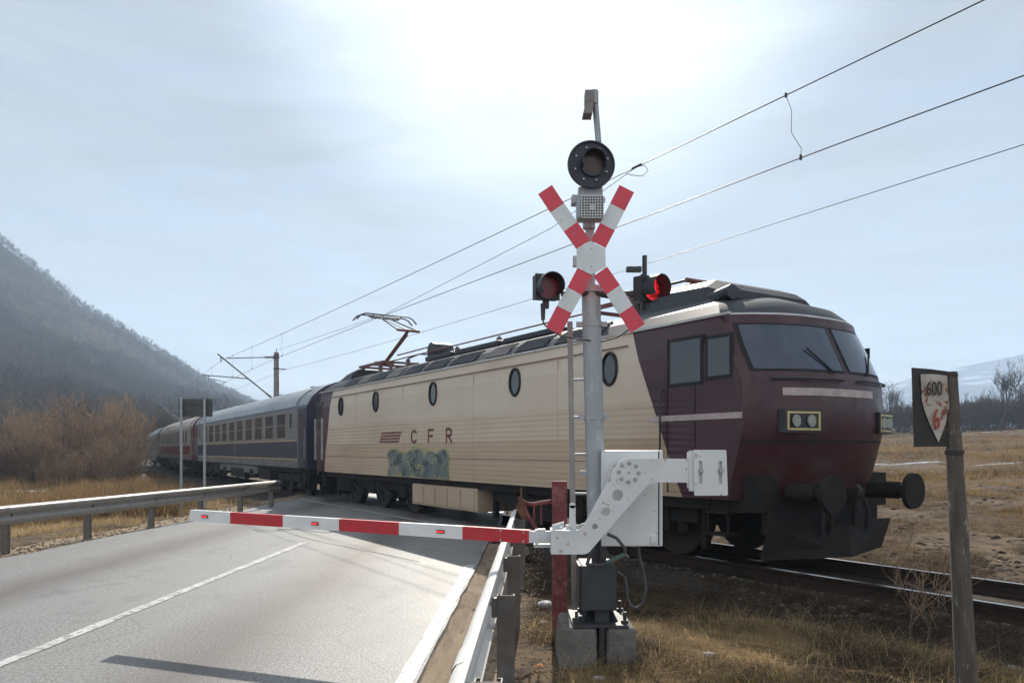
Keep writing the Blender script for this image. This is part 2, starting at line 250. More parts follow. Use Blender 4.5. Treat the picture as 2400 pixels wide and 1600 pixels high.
# ------------------------------------------------------------------ mesh helpers
class MB:
    def __init__(s): s.v = []; s.f = []; s.m = []; s.sm = []
    def add(s, vs, fs, mi=0, smooth=False):
        o = len(s.v); s.v += [tuple(v) for v in vs]
        for f in fs: s.f.append([i+o for i in f]); s.m.append(mi); s.sm.append(smooth)
    def box(s, x0, y0, z0, x1, y1, z1, mi=0, bev=0.0):
        if bev:
            bm = bmesh.new(); bmesh.ops.create_cube(bm, size=1)
            for v in bm.verts: v.co = ((x0+x1)/2+v.co.x*(x1-x0), (y0+y1)/2+v.co.y*(y1-y0), (z0+z1)/2+v.co.z*(z1-z0))
            bmesh.ops.bevel(bm, geom=bm.edges[:], offset=bev, segments=2, affect='EDGES', profile=.6)
            bm.verts.index_update()
            s.add([v.co[:] for v in bm.verts], [[v.index for v in f.verts] for f in bm.faces], mi); bm.free(); return
        vs = [(x,y,z) for x in (x0,x1) for y in (y0,y1) for z in (z0,z1)]
        s.add(vs, [(0,1,3,2),(4,6,7,5),(0,4,5,1),(2,3,7,6),(0,2,6,4),(1,5,7,3)], mi)
    def cyl(s, p0, p1, r0, r1=None, n=16, mi=0, caps=True, smooth=True):
        r1 = r0 if r1 is None else r1
        p0 = Vector(p0); p1 = Vector(p1); d = (p1-p0).normalized()
        a = d.orthogonal().normalized(); b = d.cross(a)
        vs = []
        for p, r in ((p0,r0),(p1,r1)):
            for i in range(n):
                t = 2*math.pi*i/n; vs.append(p+a*(r*math.cos(t))+b*(r*math.sin(t)))
        s.add(vs, [(i,(i+1)%n,n+(i+1)%n,n+i) for i in range(n)], mi, smooth)
        if caps: s.add(vs, [list(range(n))[::-1], list(range(n,2*n))], mi)
    def tube(s, pts, r, n=8, mi=0):
        pts = [Vector(p) for p in pts]; rings = []; a = None
        for i, p in enumerate(pts):
            d = (pts[min(i+1,len(pts)-1)]-pts[max(i-1,0)]).normalized()
            a = d.orthogonal().normalized() if a is None else (a-d*a.dot(d)).normalized()
            b = d.cross(a); rings.append([p+a*(r*math.cos(2*math.pi*k/n))+b*(r*math.sin(2*math.pi*k/n)) for k in range(n)])
        vs = [v for rg in rings for v in rg]
        fs = [(i*n+k, i*n+(k+1)%n, (i+1)*n+(k+1)%n, (i+1)*n+k) for i in range(len(pts)-1) for k in range(n)]
        s.add(vs, fs, mi, True)
        s.add(rings[0]+rings[-1], [list(range(n))[::-1], list(range(n,2*n))], mi)
    def ring(s, c, axis, r_out, r_in, depth, n=24, mi=0, a0=0, a1=2*math.pi):   # open tube with wall
        c = Vector(c); d = Vector(axis).normalized(); up = Vector((0,0,1)); a = d.cross(up).normalized(); b = a.cross(d)
        full = abs(a1-a0-2*math.pi) < 1e-3; k = n if full else n+1; vs = []
        for off, r in ((0,r_out),(depth,r_out),(depth,r_in),(0,r_in)):
            for i in range(k):
                t = a0+(a1-a0)*i/n; vs.append(c+d*off+a*(r*math.cos(t))+b*(r*math.sin(t)))
        fs = []
        for q in range(4):
            for i in range(n):
                j = (i+1)%k; fs.append((q*k+i, q*k+j, ((q+1)%4)*k+j, ((q+1)%4)*k+i))
        s.add(vs, fs, mi, False)
    def prism(s, poly, d, mi=0, mside=None):                # poly: 3-D points, extruded along vector d
        n = len(poly); d = Vector(d); p = [Vector(q) for q in poly]
        vs = p+[q+d for q in p]
        s.add(vs, [list(range(n))], mi); s.add(vs, [list(range(n,2*n))[::-1]], mi)
        s.add(vs, [(i, n+i, n+(i+1)%n, (i+1)%n) for i in range(n)], mi if mside is None else mside)
    def grid(s, rows, mi=0, smooth=True, mats=None):
        n = len(rows[0]); vs = [p for r in rows for p in r]
        for i in range(len(rows)-1):
            pass
        o = len(s.v); s.v += [tuple(v) for v in vs]
        for i in range(len(rows)-1):
            for k in range(n-1):
                s.f.append([o+i*n+k, o+i*n+k+1, o+(i+1)*n+k+1, o+(i+1)*n+k])
                s.m.append(mats(i,k) if mats else mi); s.sm.append(smooth)
    def build(s, name, mats, parent=None, org=None, flip=True):
        me = bpy.data.meshes.new(name)
        vs = s.v if org is None else [(v[0]-org[0], v[1]-org[1], v[2]-org[2]) for v in s.v]
        me.from_pydata(vs, [], s.f)
        if not isinstance(mats, (list,tuple)): mats = [mats]
        for m in mats: me.materials.append(M[m])
        me.polygons.foreach_set('material_index', s.m); me.polygons.foreach_set('use_smooth', s.sm)
        bm = bmesh.new(); bm.from_mesh(me); bmesh.ops.recalc_face_normals(bm, faces=bm.faces); bm.to_mesh(me); bm.free()
        o = bpy.data.objects.new(name, me); COL.objects.link(o)
        if parent: o.parent = parent
        elif org is not None: o.location = org
        return o

def fast(name, V, Fq, mat, smooth=False, vcol=None):
    V = np.asarray(V, np.float32); Fq = np.asarray(Fq, np.int32); m, k = Fq.shape
    me = bpy.data.meshes.new(name); me.vertices.add(len(V)); me.vertices.foreach_set('co', V.ravel())
    me.loops.add(m*k); me.loops.foreach_set('vertex_index', Fq.ravel())
    me.polygons.add(m); me.polygons.foreach_set('loop_start', np.arange(m, dtype=np.int32)*k)
    if smooth: me.polygons.foreach_set('use_smooth', np.ones(m, bool))
    me.materials.append(M[mat]); me.update(calc_edges=True)
    o = bpy.data.objects.new(name, me); COL.objects.link(o); return o

def tag(o, label=None, cat=None, group=None, kind=None):
    if label: o['label'] = label
    if cat: o['category'] = cat
    if group: o['group'] = group
    if kind: o['kind'] = kind
    return o
def thing(name, label, cat, loc=(0,0,0), rotz=0.0, group=None):
    o = bpy.data.objects.new(name, None); COL.objects.link(o); o.location = loc; o.rotation_euler = (0,0,rotz)
    o.empty_display_size = .2
    return tag(o, label, cat, group)
def copy_tree(o, parent=None):
    c = o.copy(); COL.objects.link(c)
    if parent: c.parent = parent
    for ch in list(o.children): copy_tree(ch, c)
    return c
def text(name, body, size, mat, parent, mtx, ext=.002, align='LEFT', bold=0.0):
    cu = bpy.data.curves.new(name, 'FONT'); cu.body = body; cu.size = size; cu.extrude = ext; cu.align_x = align; cu.offset = bold
    cu.materials.append(M[mat]); tmp = bpy.data.objects.new(name, cu); COL.objects.link(tmp); me = bpy.data.meshes.new_from_object(tmp.evaluated_get(bpy.context.evaluated_depsgraph_get())); bpy.data.objects.remove(tmp)
    o = bpy.data.objects.new(name, me); COL.objects.link(o); o.parent = parent; o.matrix_local = mtx; return o

def Q(fx, fy, Z): return Vector(((fx-1200)/F*Z, Z, EYE-(fy-HOR)/F*Z))     # design aid: where a sighted point stands at depth Z
def D_(dx, dy, Z): return Q(dx*1.0204, dy*1.0204, Z)
def C1(x, y, Z): return Q(1200+x/2.53, 180+y/2.529, Z)
def C2(x, y, Z): return Q(1200+x/2.6127, 1000+y/2.6133, Z)

# track geometry --------------------------------------------------
def th(s): return R(32.2-0.065*(s-9))
_S = np.arange(-60, 260.01, .5)
_pts = np.zeros((len(_S), 2)); _i0 = int(np.argmin(abs(_S))); _pts[_i0] = (4.38, 10.51)
for i in range(_i0+1, len(_S)):
    a = th(_S[i]-.25); _pts[i] = _pts[i-1]+.5*np.array((-math.sin(a), math.cos(a)))
for i in range(_i0-1, -1, -1):
    a = th(_S[i]+.25); _pts[i] = _pts[i+1]-.5*np.array((-math.sin(a), math.cos(a)))
def trk(s, off=0.0, z=0.0):
    a = th(s); x = np.interp(s, _S, _pts[:,0]); y = np.interp(s, _S, _pts[:,1])
    return Vector((x+off*math.cos(a), y+off*math.sin(a), z))
def lateral(X, Y):      # signed distance from the track centre line (negative: camera side) and s, vectorised
    X = np.asarray(X, float); Y = np.asarray(Y, float)
    px, py = _pts[::4,0], _pts[::4,1]; ss = _S[::4]
    sh = X.shape; x = X.ravel(); y = Y.ravel(); out_ = np.empty(x.size); so = np.empty(x.size)
    for c in range(0, x.size, 20000):
        dx = x[c:c+20000,None]-px; dy = y[c:c+20000,None]-py; j = np.argmin(dx*dx+dy*dy, 1)
        an = np.radians(32.2-.065*(ss[j]-9)); k = np.arange(len(j))
        out_[c:c+20000] = dx[k,j]*np.cos(an)+dy[k,j]*np.sin(an); so[c:c+20000] = ss[j]
    return out_.reshape(sh), so.reshape(sh)
def rd(o, t, z=0.0): return Vector((o+.03*t, t, z))

def vnoise(X, Y, sc_, seed=0):
    r = np.random.default_rng(seed); G = r.random((64,64)); x = np.asarray(X)/sc_; y = np.asarray(Y)/sc_
    xi = np.floor(x).astype(int); yi = np.floor(y).astype(int); fx = x-xi; fy = y-yi
    fx = fx*fx*(3-2*fx); fy = fy*fy*(3-2*fy); g = lambda a, b: G[a%64, b%64]
    return (g(xi,yi)*(1-fx)+g(xi+1,yi)*fx)*(1-fy)+(g(xi,yi+1)*(1-fx)+g(xi+1,yi+1)*fx)*fy-.5
def sstep(x, a, b):
    t = np.clip((x-a)/(b-a), 0, 1); return t*t*(3-2*t)
def gz(X, Y):
    X = np.asarray(X, float); Y = np.asarray(Y, float)
    lat, s = lateral(X, Y); o = X-.03*Y
    z = -.09+.07*vnoise(X, Y, 1.3, 1)+.035*vnoise(X, Y, .45, 2)+.3*vnoise(X, Y, 14, 3)*sstep(np.abs(lat), 6, 25)
    onroad = sstep(o, -9.2, -8.2)*(1-sstep(o, -.55, .1))
    z = z*(1-onroad)+(-.075)*onroad
    tb = 1-sstep(np.abs(lat), 1.9, 3.6)
    z = z*(1-tb)+(-.3)*tb
    z = z-.35*(1-sstep(o, -13.5, -9.4))*(1-tb)
    rise = np.minimum(.043*np.maximum(0, lat-5), 7)*sstep(X, -14, 8)
    z = z+rise+.25*vnoise(X, Y, 9, 5)*sstep(lat, 8, 20)
    return z

# ------------------------------------------------------------------ ground, road, markings
def axis(a, b, step, far_a, far_b, ratio=1.16):
    c = list(np.arange(a, b+1e-6, step)); d = step; x = b
    while x < far_b: d *= ratio; x += d; c.append(x)
    d = step; x = a
    while x > far_a: d *= ratio; x -= d; c.insert(0, x)
    return np.array(c)
gx = axis(-22, 26, .35, -2500, 2500); gy = axis(1, 40, .35, -60, 3200)
GX, GY = np.meshgrid(gx, gy); GZ = gz(GX, GY)
V = np.stack([GX.ravel(), GY.ravel(), GZ.ravel()], 1); nx = len(gx); ny = len(gy)
idx = np.arange(nx*ny).reshape(ny, nx)
Fq = np.stack([idx[:-1,:-1], idx[:-1,1:], idx[1:,1:], idx[1:,:-1]], -1).reshape(-1, 4)
tag(fast('ground', V, Fq, 'soil', True), kind='structure')

def strip(name, edges, mat, kind='structure', skirt=0.0):       # edges: list of (left point, right point)
    b = MB(); rows = []
    for l, r in edges:
        l = Vector(l); r = Vector(r); n = 6
        row = [l.lerp(r, i/n) for i in range(n+1)]
        if skirt: row = [l-Vector((.03,0,skirt))]+row+[r-Vector((-.03,0,skirt))]
        rows.append(row)
    b.grid(rows, smooth=False); o = b.build(name, mat); tag(o, kind=kind); return o
rw = random.Random(3)
TT = [-8+i*.5 for i in range(0, 170)]
def bend(t): return max(0, t-34)**2*.006
jl = [rw.uniform(-.06,.06) for _ in TT]; jr = [rw.uniform(-.012,.012) for _ in TT]
strip('road', [(rd(-7.9+jl[i]+bend(t), t, 0), rd(-.815+jr[i]+bend(t), t, 0)) for i, t in enumerate(TT)], 'asphalt', skirt=.1)
road = bpy.data.objects['road']; 
def jag(w): return rw.uniform(-w, w)
strip('road_marking', [(rd(-4.06+jag(.012), t, .005), rd(-3.94+jag(.012), t, .005)) for t in [-8+.25*i for i in range(86)]], 'white_line')
strip('road_marking', [(rd(-.965+jag(.008), t, .005), rd(-.835+jag(.008), t, .005)) for t in [-8+.25*i for i in range(76)]], 'white_line')
strip('road_marking', [(trk(s, -1.78, .005), trk(s, -1.68, .005)) for s in [7+.5*i for i in range(24)] if True], 'white_line')
strip('road_seam', [(trk(s, -4.75+.25*math.sin(s*.6), .004), trk(s, -4.735+.25*math.sin(s*.6), .004)) for s in [3.5+.5*i for i in range(19)]], 'seam')
def shoulder(o0, o1, t0, t1, kout, name='verge'):
    T = np.arange(t0, t1, .3); b = MB(); rows = []
    for t in T:
        row = []
        for k in range(9):
            o = o0+(o1-o0)*k/8; e = min(k, 8-k)/8.0
            j = .25*float(vnoise(t, o*3, .9, 8)) if k == kout else 0
            z = -.03+.035*float(vnoise(o, t, .3, 9))-(.06 if k == kout else 0)-(.004 if k == 8-kout else 0)
            p = rd(o+j, t, z); row.append(p)
        rows.append(row)
    b.grid(rows, smooth=True); tag(b.build(name, 'sand'), kind='structure')
shoulder(-.86, -.18, -4, 13.5, 8); shoulder(-8.9, -7.7, 0, 29, 0)

# track bed, rails
b = MB(); rows = []
for s in np.arange(-45, 200, 1.2):
    rows.append([trk(s, o, z+.03*rw.uniform(-1,1)) for o, z in ((-2.7,-.42),(-1.75,-.17),(-1.1,-.17),(-.4,-.2),(.4,-.2),(1.1,-.17),(1.75,-.17),(2.7,-.42))])
b.grid(rows); tag(b.build('track_bed', 'ballast'), kind='structure')
t_rail = thing('railway_track', 'single railway track with rusty rails and bright running surfaces, curving away under the train', 'railway track', trk(-5))
org = t_rail.location.copy()
SR = np.arange(-45, 200, 1.0)
for sgn in (-1, 1):
    b = MB()
    c = sgn*.7535
    prof = [(-.036,0,1),(.036,0,0),(.036,-.035,0),(.010,-.05,0),(.010,-.14,0),(.07,-.172,0),(-.07,-.172,0),(-.010,-.14,0),(-.010,-.05,0),(-.036,-.035,0)]
    n = len(prof); vs = [trk(s, c+p[0], p[1]) for s in SR for p in prof]
    o_ = len(b.v); b.v += [tuple(v) for v in vs]
    for i in range(len(SR)-1):
        for k in range(n):
            b.f.append([o_+i*n+k, o_+i*n+(k+1)%n, o_+(i+1)*n+(k+1)%n, o_+(i+1)*n+k]); b.m.append(1 if k == 0 else 0); b.sm.append(False)
    b.build('rail', ['rail_side','rail_top'], t_rail, org)
b = MB()
for s in np.arange(-25, 120, .62):
    if 8 < s < 22: continue
    p = [trk(s-.12, -1.25, -.19), trk(s+.12, -1.25, -.19), trk(s+.12, 1.25, -.19), trk(s-.12, 1.25, -.19)]
    b.prism(p, (0,0,-.15))
b.build('sleepers', 'sleeper', t_rail, org)['label'] = 'row of weathered sleepers'

# ------------------------------------------------------------------ locomotive (local x runs back along the train, +y faces the camera side)
Lc = 17.9
def zi(z, tab): return float(np.interp(z, [t[0] for t in tab], [t[1] for t in tab]))
XF = [(.6,0),(.94,-.04),(1.5,-.2),(1.95,-.32),(2.5,-.28),(2.6,-.24),(3.3,.10),(3.42,.13),(3.45,.16),(3.62,.34),(3.75,.7),(3.88,1.05),(3.92,1.3)]
WD = [(.6,1.44),(.94,1.48),(1.2,1.5),(3.0,1.5),(3.42,1.44),(3.45,1.42),(3.62,1.25),(3.75,1.05),(3.88,.6),(3.92,.02)]
def xf(z): return zi(z, XF)
def wd(z): return zi(z, WD)
def xe(z): return xf(z)+.55
def fr(q, z, off=0.0): return Vector((xf(z)+.55*abs(q)**2.6-off, q*wd(z), z))
a0 = th(9); pL = trk(0)
loco = thing('locomotive', 'maroon and cream electric locomotive with one raised pantograph leading the train over the crossing', 'locomotive', (4.38,10.51,0), math.pi/2+a0)
rz = [.94+.047*i for i in range(31)]+[2.55,2.75,2.95,3.15,3.3,3.42]
def bf(z): return 1.35+(z-.94)/2.48*1.1
def br(z): return 16.85-(z-.94)/2.48*.7
NC = 14
b = MB()
for sy in (1,-1):
    rows = []
    for i, z in enumerate(rz):
        xs = [xe(z), xe(z)+(bf(z)-xe(z))*.5, bf(z)]+[bf(z)+(br(z)-bf(z))*k/NC for k in range(1, NC+1)]+[br(z)+(Lc-xe(z)-br(z))*.5, Lc-xe(z)]
        rib = .0035 if (i % 2 and i < 31) else 0
        rows.append([(x, sy*(wd(z)-(rib if 2 <= k <= NC+2 else 0)), z) for k, x in enumerate(xs)])
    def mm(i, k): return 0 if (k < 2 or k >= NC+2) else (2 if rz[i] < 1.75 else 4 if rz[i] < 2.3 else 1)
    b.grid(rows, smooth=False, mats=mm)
zfr = [.94,1.1,1.3,1.5,1.7,1.95,2.2,2.5,2.6,2.8,3.0,3.15,3.3,3.42]
qs = [-1+.1*i for i in range(21)]
for end in (0, 1):
    rows = []
    for z in zfr:
        r = [fr(q, z) for q in qs]
        if end: r = [Vector((Lc-p.x, p.y, p.z)) for p in r]
        rows.append(r)
    b.grid(rows, smooth=True, mats=lambda i, k: 3 if zfr[i] < 1.5 else 0)
# floor
b.add([(xe(.94),1.48,.94),(Lc-xe(.94),1.48,.94),(Lc-xe(.94),-1.48,.94),(xe(.94),-1.48,.94)], [(0,1,2,3)], 0)
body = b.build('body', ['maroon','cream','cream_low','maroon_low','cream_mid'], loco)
# roof shell
b = MB(); rows = []
zr = [3.42,3.45,3.62,3.75,3.88,3.92]
ring_ = [(wd(z), z) for z in zr]; full = ring_+[(-w, z) for w, z in ring_[::-1]]
for k in range(13):
    rows.append([(xe(z)+(Lc-2*xe(z))*k/12, w, z) for w, z in full])
b.grid(rows, smooth=False, mats=lambda i, k: 1 if k in (0, len(full)-2) else 0)
for end in (0, 1):
    rows = []
    for z in zr:
        r = [fr(q, z) for q in qs]
        if end: r = [Vector((Lc-p.x, p.y, p.z)) for p in r]
        rows.append(r)
    b.grid(rows, smooth=True, mats=lambda i, k: 1 if i == 0 else 0)
b.build('roof', ['loco_roof','gutter'], loco)
# thin red-brown line under the gutter + sill line
b = MB(); b.box(2.5, 1.485, 3.20, 16.1, 1.505, 3.215); b.box(1.5, 1.478, 1.42, 16.7, 1.506, 1.43); b.build('body_line', 'cfr', loco)
b = MB(); b.box(.5, 1.43, 3.405, Lc-.5, 1.475, 3.44); b.build('gutter', 'gutter', loco)
# roof side grilles
for x0, x1, mt in ((3.3,4.6,'roof_grille'),(4.9,5.9,'roof_grille'),(6.2,7.0,'roof_lid'),(7.5,8.6,'roof_grille'),(8.9,9.9,'roof_grille'),(10.2,11.1,'roof_grille'),(11.4,12.2,'roof_lid'),(12.4,13.2,'roof_grille'),(13.5,14.2,'roof_lid'),(14.5,15.4,'roof_grille')):
    for sy in (1,):
        b = MB()
        rows = [[(x, sy*(wd(z)+.012), z+.008) for x in (x0, x1)] for z in (3.47,3.6,3.72)]
        b.grid(rows, smooth=False)
        for k in range(6):
            z = 3.48+k*.045; b.box(x0, sy*(wd(z)+.004)-.012, z, x1, sy*(wd(z)+.004)+.016, z+.016)
        b.build('roof_grille', mt, loco)
# roof hood over front and rear cab
for nm, x0, x1, fl in (('roof_hood',.95,3.1,1),('roof_hood',15.9,17.0,-1)):
    b = MB(); xx = [x0, x0+.18, x0+.5, x1-.1, x1] if fl > 0 else [x0, x0+.1, x1-.5, x1-.18, x1]
    hh = [.0,.12,.24,.3,.26] if fl > 0 else [.2,.22,.18,.1,0]
    rows = [[(x, y, 3.76+(.12 if abs(y) < .8 else 0)+ (h if abs(y) < .95 else 0)) for y in (-1.0,-.9,-.7,-.35,0,.35,.7,.9,1.0)] for x, h in zip(xx, hh)]
    b.grid(rows, smooth=False)
    b.add([rows[-1][i] for i in range(9)], [list(range(9))]); b.add([rows[0][i] for i in range(9)], [list(range(9))])
    b.build(nm, 'loco_roof', loco)
b = MB(); b.cyl((1.25,.55,3.86), (1.1,.55,3.86), .13, n=20); b.cyl((1.1,.55,3.86),(1.085,.55,3.86), .105, n=20, mi=1); b.build('headlight', ['black','lamp_glass'], loco)['label'] = 'round top headlight'
# portholes
def oval(b, cx, cz, rx, rzz, y, mi, n=28, depth=.015):
    p = [(cx+rx*math.cos(2*math.pi*i/n), y, cz+rzz*math.sin(2*math.pi*i/n)) for i in range(n)]
    b.prism(p, (0, depth, 0), mi)
for x in (2.93, 5.73, 9.21, 12.62, 15.3):
    b = MB(); pts = [(x+.18*math.cos(2*math.pi*i/32), 1.505, 2.89+.25*math.sin(2*math.pi*i/32)) for i in range(33)]; b.tube(pts, .028, n=8); oval(b, x, 2.89, .17, .24, 1.488, 1, depth=.014)
    b.build('porthole', ['rubber','glass'], loco)
# cab side windows and door
for x0, x1, z0, z1, nm in ((.98,1.56,2.55,3.14,'side_window'),(.46,.84,2.6,3.1,'quarter_window')):
    for sy in (1,-1):
        b = MB(); b.box(x0-.05, sy*1.49-.012, z0-.05, x1+.05, sy*1.49+.014, z1+.05, 0); b.box(x0, sy*1.49-.02, z0, x1, sy*1.49+.019, z1, 1)
        b.build(nm, ['rubber','glass'], loco)
b = MB()
b.box(17.0, 1.47, 1.0, 17.55, 1.508, 3.12, 0); b.box(17.08, 1.47, 2.3, 17.47, 1.514, 3.0, 1); b.box(16.93,1.49,1.3,16.96,1.56,2.6,2); b.box(17.6,1.49,1.3,17.63,1.56,2.6,2)
b.build('cab_door', ['maroon','glass','gutter'], loco)
# windscreens follow the nose
for q0, q1 in ((.05,.9),(-.9,-.05)):
    b = MB()
    for off, e, mi in ((.006,.03,0),(.014,0,1)):
        rows = [[fr(q0-e+(q1-q0+2*e)*k/10, z, off) for k in range(11)] for z in (2.66-e, 2.8, 3.0, 3.15, 3.27+e)]
        b.grid(rows, mi=mi)
    b.build('windscreen', ['rubber','glass_blue'], loco)
for wa, wb in ((.2,.42),(-.3,-.55)):
    b = MB(); b.tube([fr(wa,2.62,.03), fr(wb,2.95,.05)], .012); b.build('wiper', 'rubber', loco)
b = MB(); rows = [[fr(q, z, .006) for q in [-.35+.09*i for i in range(13)]] for z in (2.31,2.36,2.41)]; b.grid(rows)
b.build('front_stripe', 'pale', loco)
b = MB(); rows = [[fr(q, z, .012) for q in [-1+.1*i for i in range(21)]] for z in (1.70,1.715,1.73)]; b.grid(rows); b.build('front_rail', 'rubber', loco)
b = MB(); b.box(.25, 1.49, 2.02, 2.0, 1.508, 2.10); b.build('side_stripe', 'pale', loco)
for q in (.6,-.6):
    b = MB(); z0, z1 = 1.86, 2.1; dq = .16
    c = fr(q, 1.98, 0); hw = .24
    sl = -.38*3*abs(q)**2/1.5*(1 if q > 0 else -1)
    def fp(u, z, off): return Vector((c.x - off + (-sl)*u, c.y+u, z))
    def plate(u0, u1, za, zb, o0, o1, mi):
        p = [fp(u0,za,o0), fp(u1,za,o0), fp(u1,zb,o0), fp(u0,zb,o0)]; b.prism(p, (-(o1-o0),0,0), mi)
    plate(-hw-.03, hw+.03, z0-.03, z1+.03, -.05, .05, 0)
    plate(-hw, hw, z1-.025, z1, .05, .062, 1); plate(-hw, hw, z0, z0+.025, .05, .062, 1)
    plate(-hw, -hw+.025, z0+.025, z1-.025, .05, .062, 1); plate(hw-.025, hw, z0+.025, z1-.025, .05, .062, 1)
    for u in (-.11, .11):
        p = fp(u, 1.98, .05); b.cyl(p, p+Vector((-.02,0,0)), .078, n=18, mi=2)
    b.build('headlight', ['black','chrome_y','lamp_glass'], loco)
# lettering and logo
def side_m(x, z, y=1.505):
    return Matrix(((-1,0,0,x),(0,0,1,y),(0,1,0,z),(0,0,0,1)))     # text runs towards the front, faces the camera side
def stroke(b, pts, w, x0, z0):
    for (u0,v0),(u1,v1) in zip(pts[:-1], pts[1:]):
        d = Vector((u1-u0, v1-v0)).normalized(); n = Vector((-d.y, d.x))*w; e = d*w*.6
        q = [(u0-e.x+n.x, v0-e.y+n.y),(u1+e.x+n.x, v1+e.y+n.y),(u1+e.x-n.x, v1+e.y-n.y),(u0-e.x-n.x, v0-e.y-n.y)]
        b.prism([(x0-u, 1.5, z0+v) for u, v in q], (0,.006,0))
arc = lambda cu, cv, ru, rv, a0, a1, n=10: [(cu+ru*math.cos(R(a0+(a1-a0)*i/n)), cv+rv*math.sin(R(a0+(a1-a0)*i/n))) for i in range(n+1)]
for lines, x in (([arc(.17,.15,.15,.14,40,320)],10.4), ([[(0,0),(0,.29),(.25,.29)],[(0,.15),(.2,.15)]],9.45), ([[(0,0),(0,.29),(.14,.29)]+arc(.14,.215,.09,.075,90,-90,6)+[(0,.14)],[(.1,.14),(.25,0)]],8.55)):
    b = MB()
    for l in lines: stroke(b, l, .028, x, 1.78)
    b.build('lettering', 'cfr', loco)
b = MB()
for k in range(4):
    z = 1.80+k*.075; b.prism([(12.4-.05*k,1.49,z),(11.15-.05*k,1.49,z),(11.1-.05*k,1.49,z+.045),(12.35-.05*k,1.49,z+.045)], (0,.018,0))
b.build('logo', 'cfr', loco)
for x in (4.35, 7.35, 10.9, 14.1):
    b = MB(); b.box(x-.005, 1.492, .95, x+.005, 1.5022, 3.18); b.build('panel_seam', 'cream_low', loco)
for q0, q1 in ((.12,.8),(-.8,-.12)):
    b = MB(); pts = [fr(q0+(q1-q0)*k/6, 2.53, .055) for k in range(7)]; b.tube([fr(q0,2.53,.0)]+pts+[fr(q1,2.53,.0)], .014, n=8); b.build('handrail', 'steel_dark', loco)
for sy in (1,-1):
    for x in (1.72,):
        b = MB(); b.tube([(x,sy*1.49,1.15),(x,sy*1.56,1.2),(x,sy*1.56,2.45),(x,sy*1.49,2.5)], .014, n=8); b.build('handrail', 'steel_dark', loco)
for y, r0_ in ((.32,.14),(.5,.12),(-.32,.14),(-.5,.12)):
    b = MB(); b.tube([(.0,y,.95),(-.16,y,.92),(-.22,y,.75),(-.2,y*.98,.52),(-.1,y*.95,.42)], .026, n=8); b.cyl((-.0,y,.95),(-.1,y,.94), .04, n=10); b.build('brake_hose', 'rubber', loco)
b = MB(); b.tube([(-.05,0,1.02),(-.3,0,1.02),(-.4,0,.98),(-.42,0,1.08),(-.36,0,1.12)], .045, n=10); b.build('tow_hook', 'wheel', loco)
b = MB()
for sy in (1,-1):
    for (z0,z1) in ((1.0,2.5),): 
        pass
b.box(1.62,1.485,1.0,1.63,1.506,3.2); b.box(1.08,1.485,1.0,1.09,1.506,2.5)
b.build('door_seam', 'rubber', loco)
# graffiti patch of overlapping letters painted on the panel
b = MB(); rg = random.Random(5)
def blob(cx, cz, rx, rzz, y, mi, n=26, w=.22):
    ph = [rg.uniform(0,6.3) for _ in range(3)]
    p = []
    for i in range(n):
        t = 2*math.pi*i/n; k = 1+w*math.sin(3*t+ph[0])*.6+w*.5*math.sin(5*t+ph[1])
        ct, st = math.cos(t), math.sin(t); e = .55
        p.append((cx+rx*k*math.copysign(abs(ct)**e, ct), y, max(.96, cz+rzz*k*math.copysign(abs(st)**e, st))))
    b.prism(p, (0,.003,0), mi)
for i, (cx, rx) in enumerate(((11.4,.42),(10.75,.4),(10.1,.45),(9.4,.42),(8.8,.36))):
    cz = 1.27+rg.uniform(-.03,.03); blob(cx, cz, rx+.05, .36, 1.5005+.0006*i, 1); blob(cx, cz, rx, .315, 1.5045+.0006*i, 0)
for i in range(16):
    cx = rg.uniform(8.7,11.5); cz = rg.uniform(1.1,1.45); a0_ = rg.uniform(0,360); pts = arc(0,0,rg.uniform(.08,.2),rg.uniform(.08,.16),a0_,a0_+rg.uniform(90,220),8)
    for (u0,v0),(u1,v1) in zip(pts[:-1], pts[1:]):
        d = Vector((u1-u0, v1-v0)).normalized(); n = Vector((-d.y, d.x))*.016
        b.prism([(cx-u, 1.5105+.0002*i, cz+v) for u, v in ((u0+n.x,v0+n.y),(u1+n.x,v1+n.y),(u1-n.x,v1-n.y),(u0-n.x,v0-n.y))], (0,.002,0), 2 if i % 2 else 1)
b.build('graffiti', ['graffiti','graffiti_edge','black'], loco)
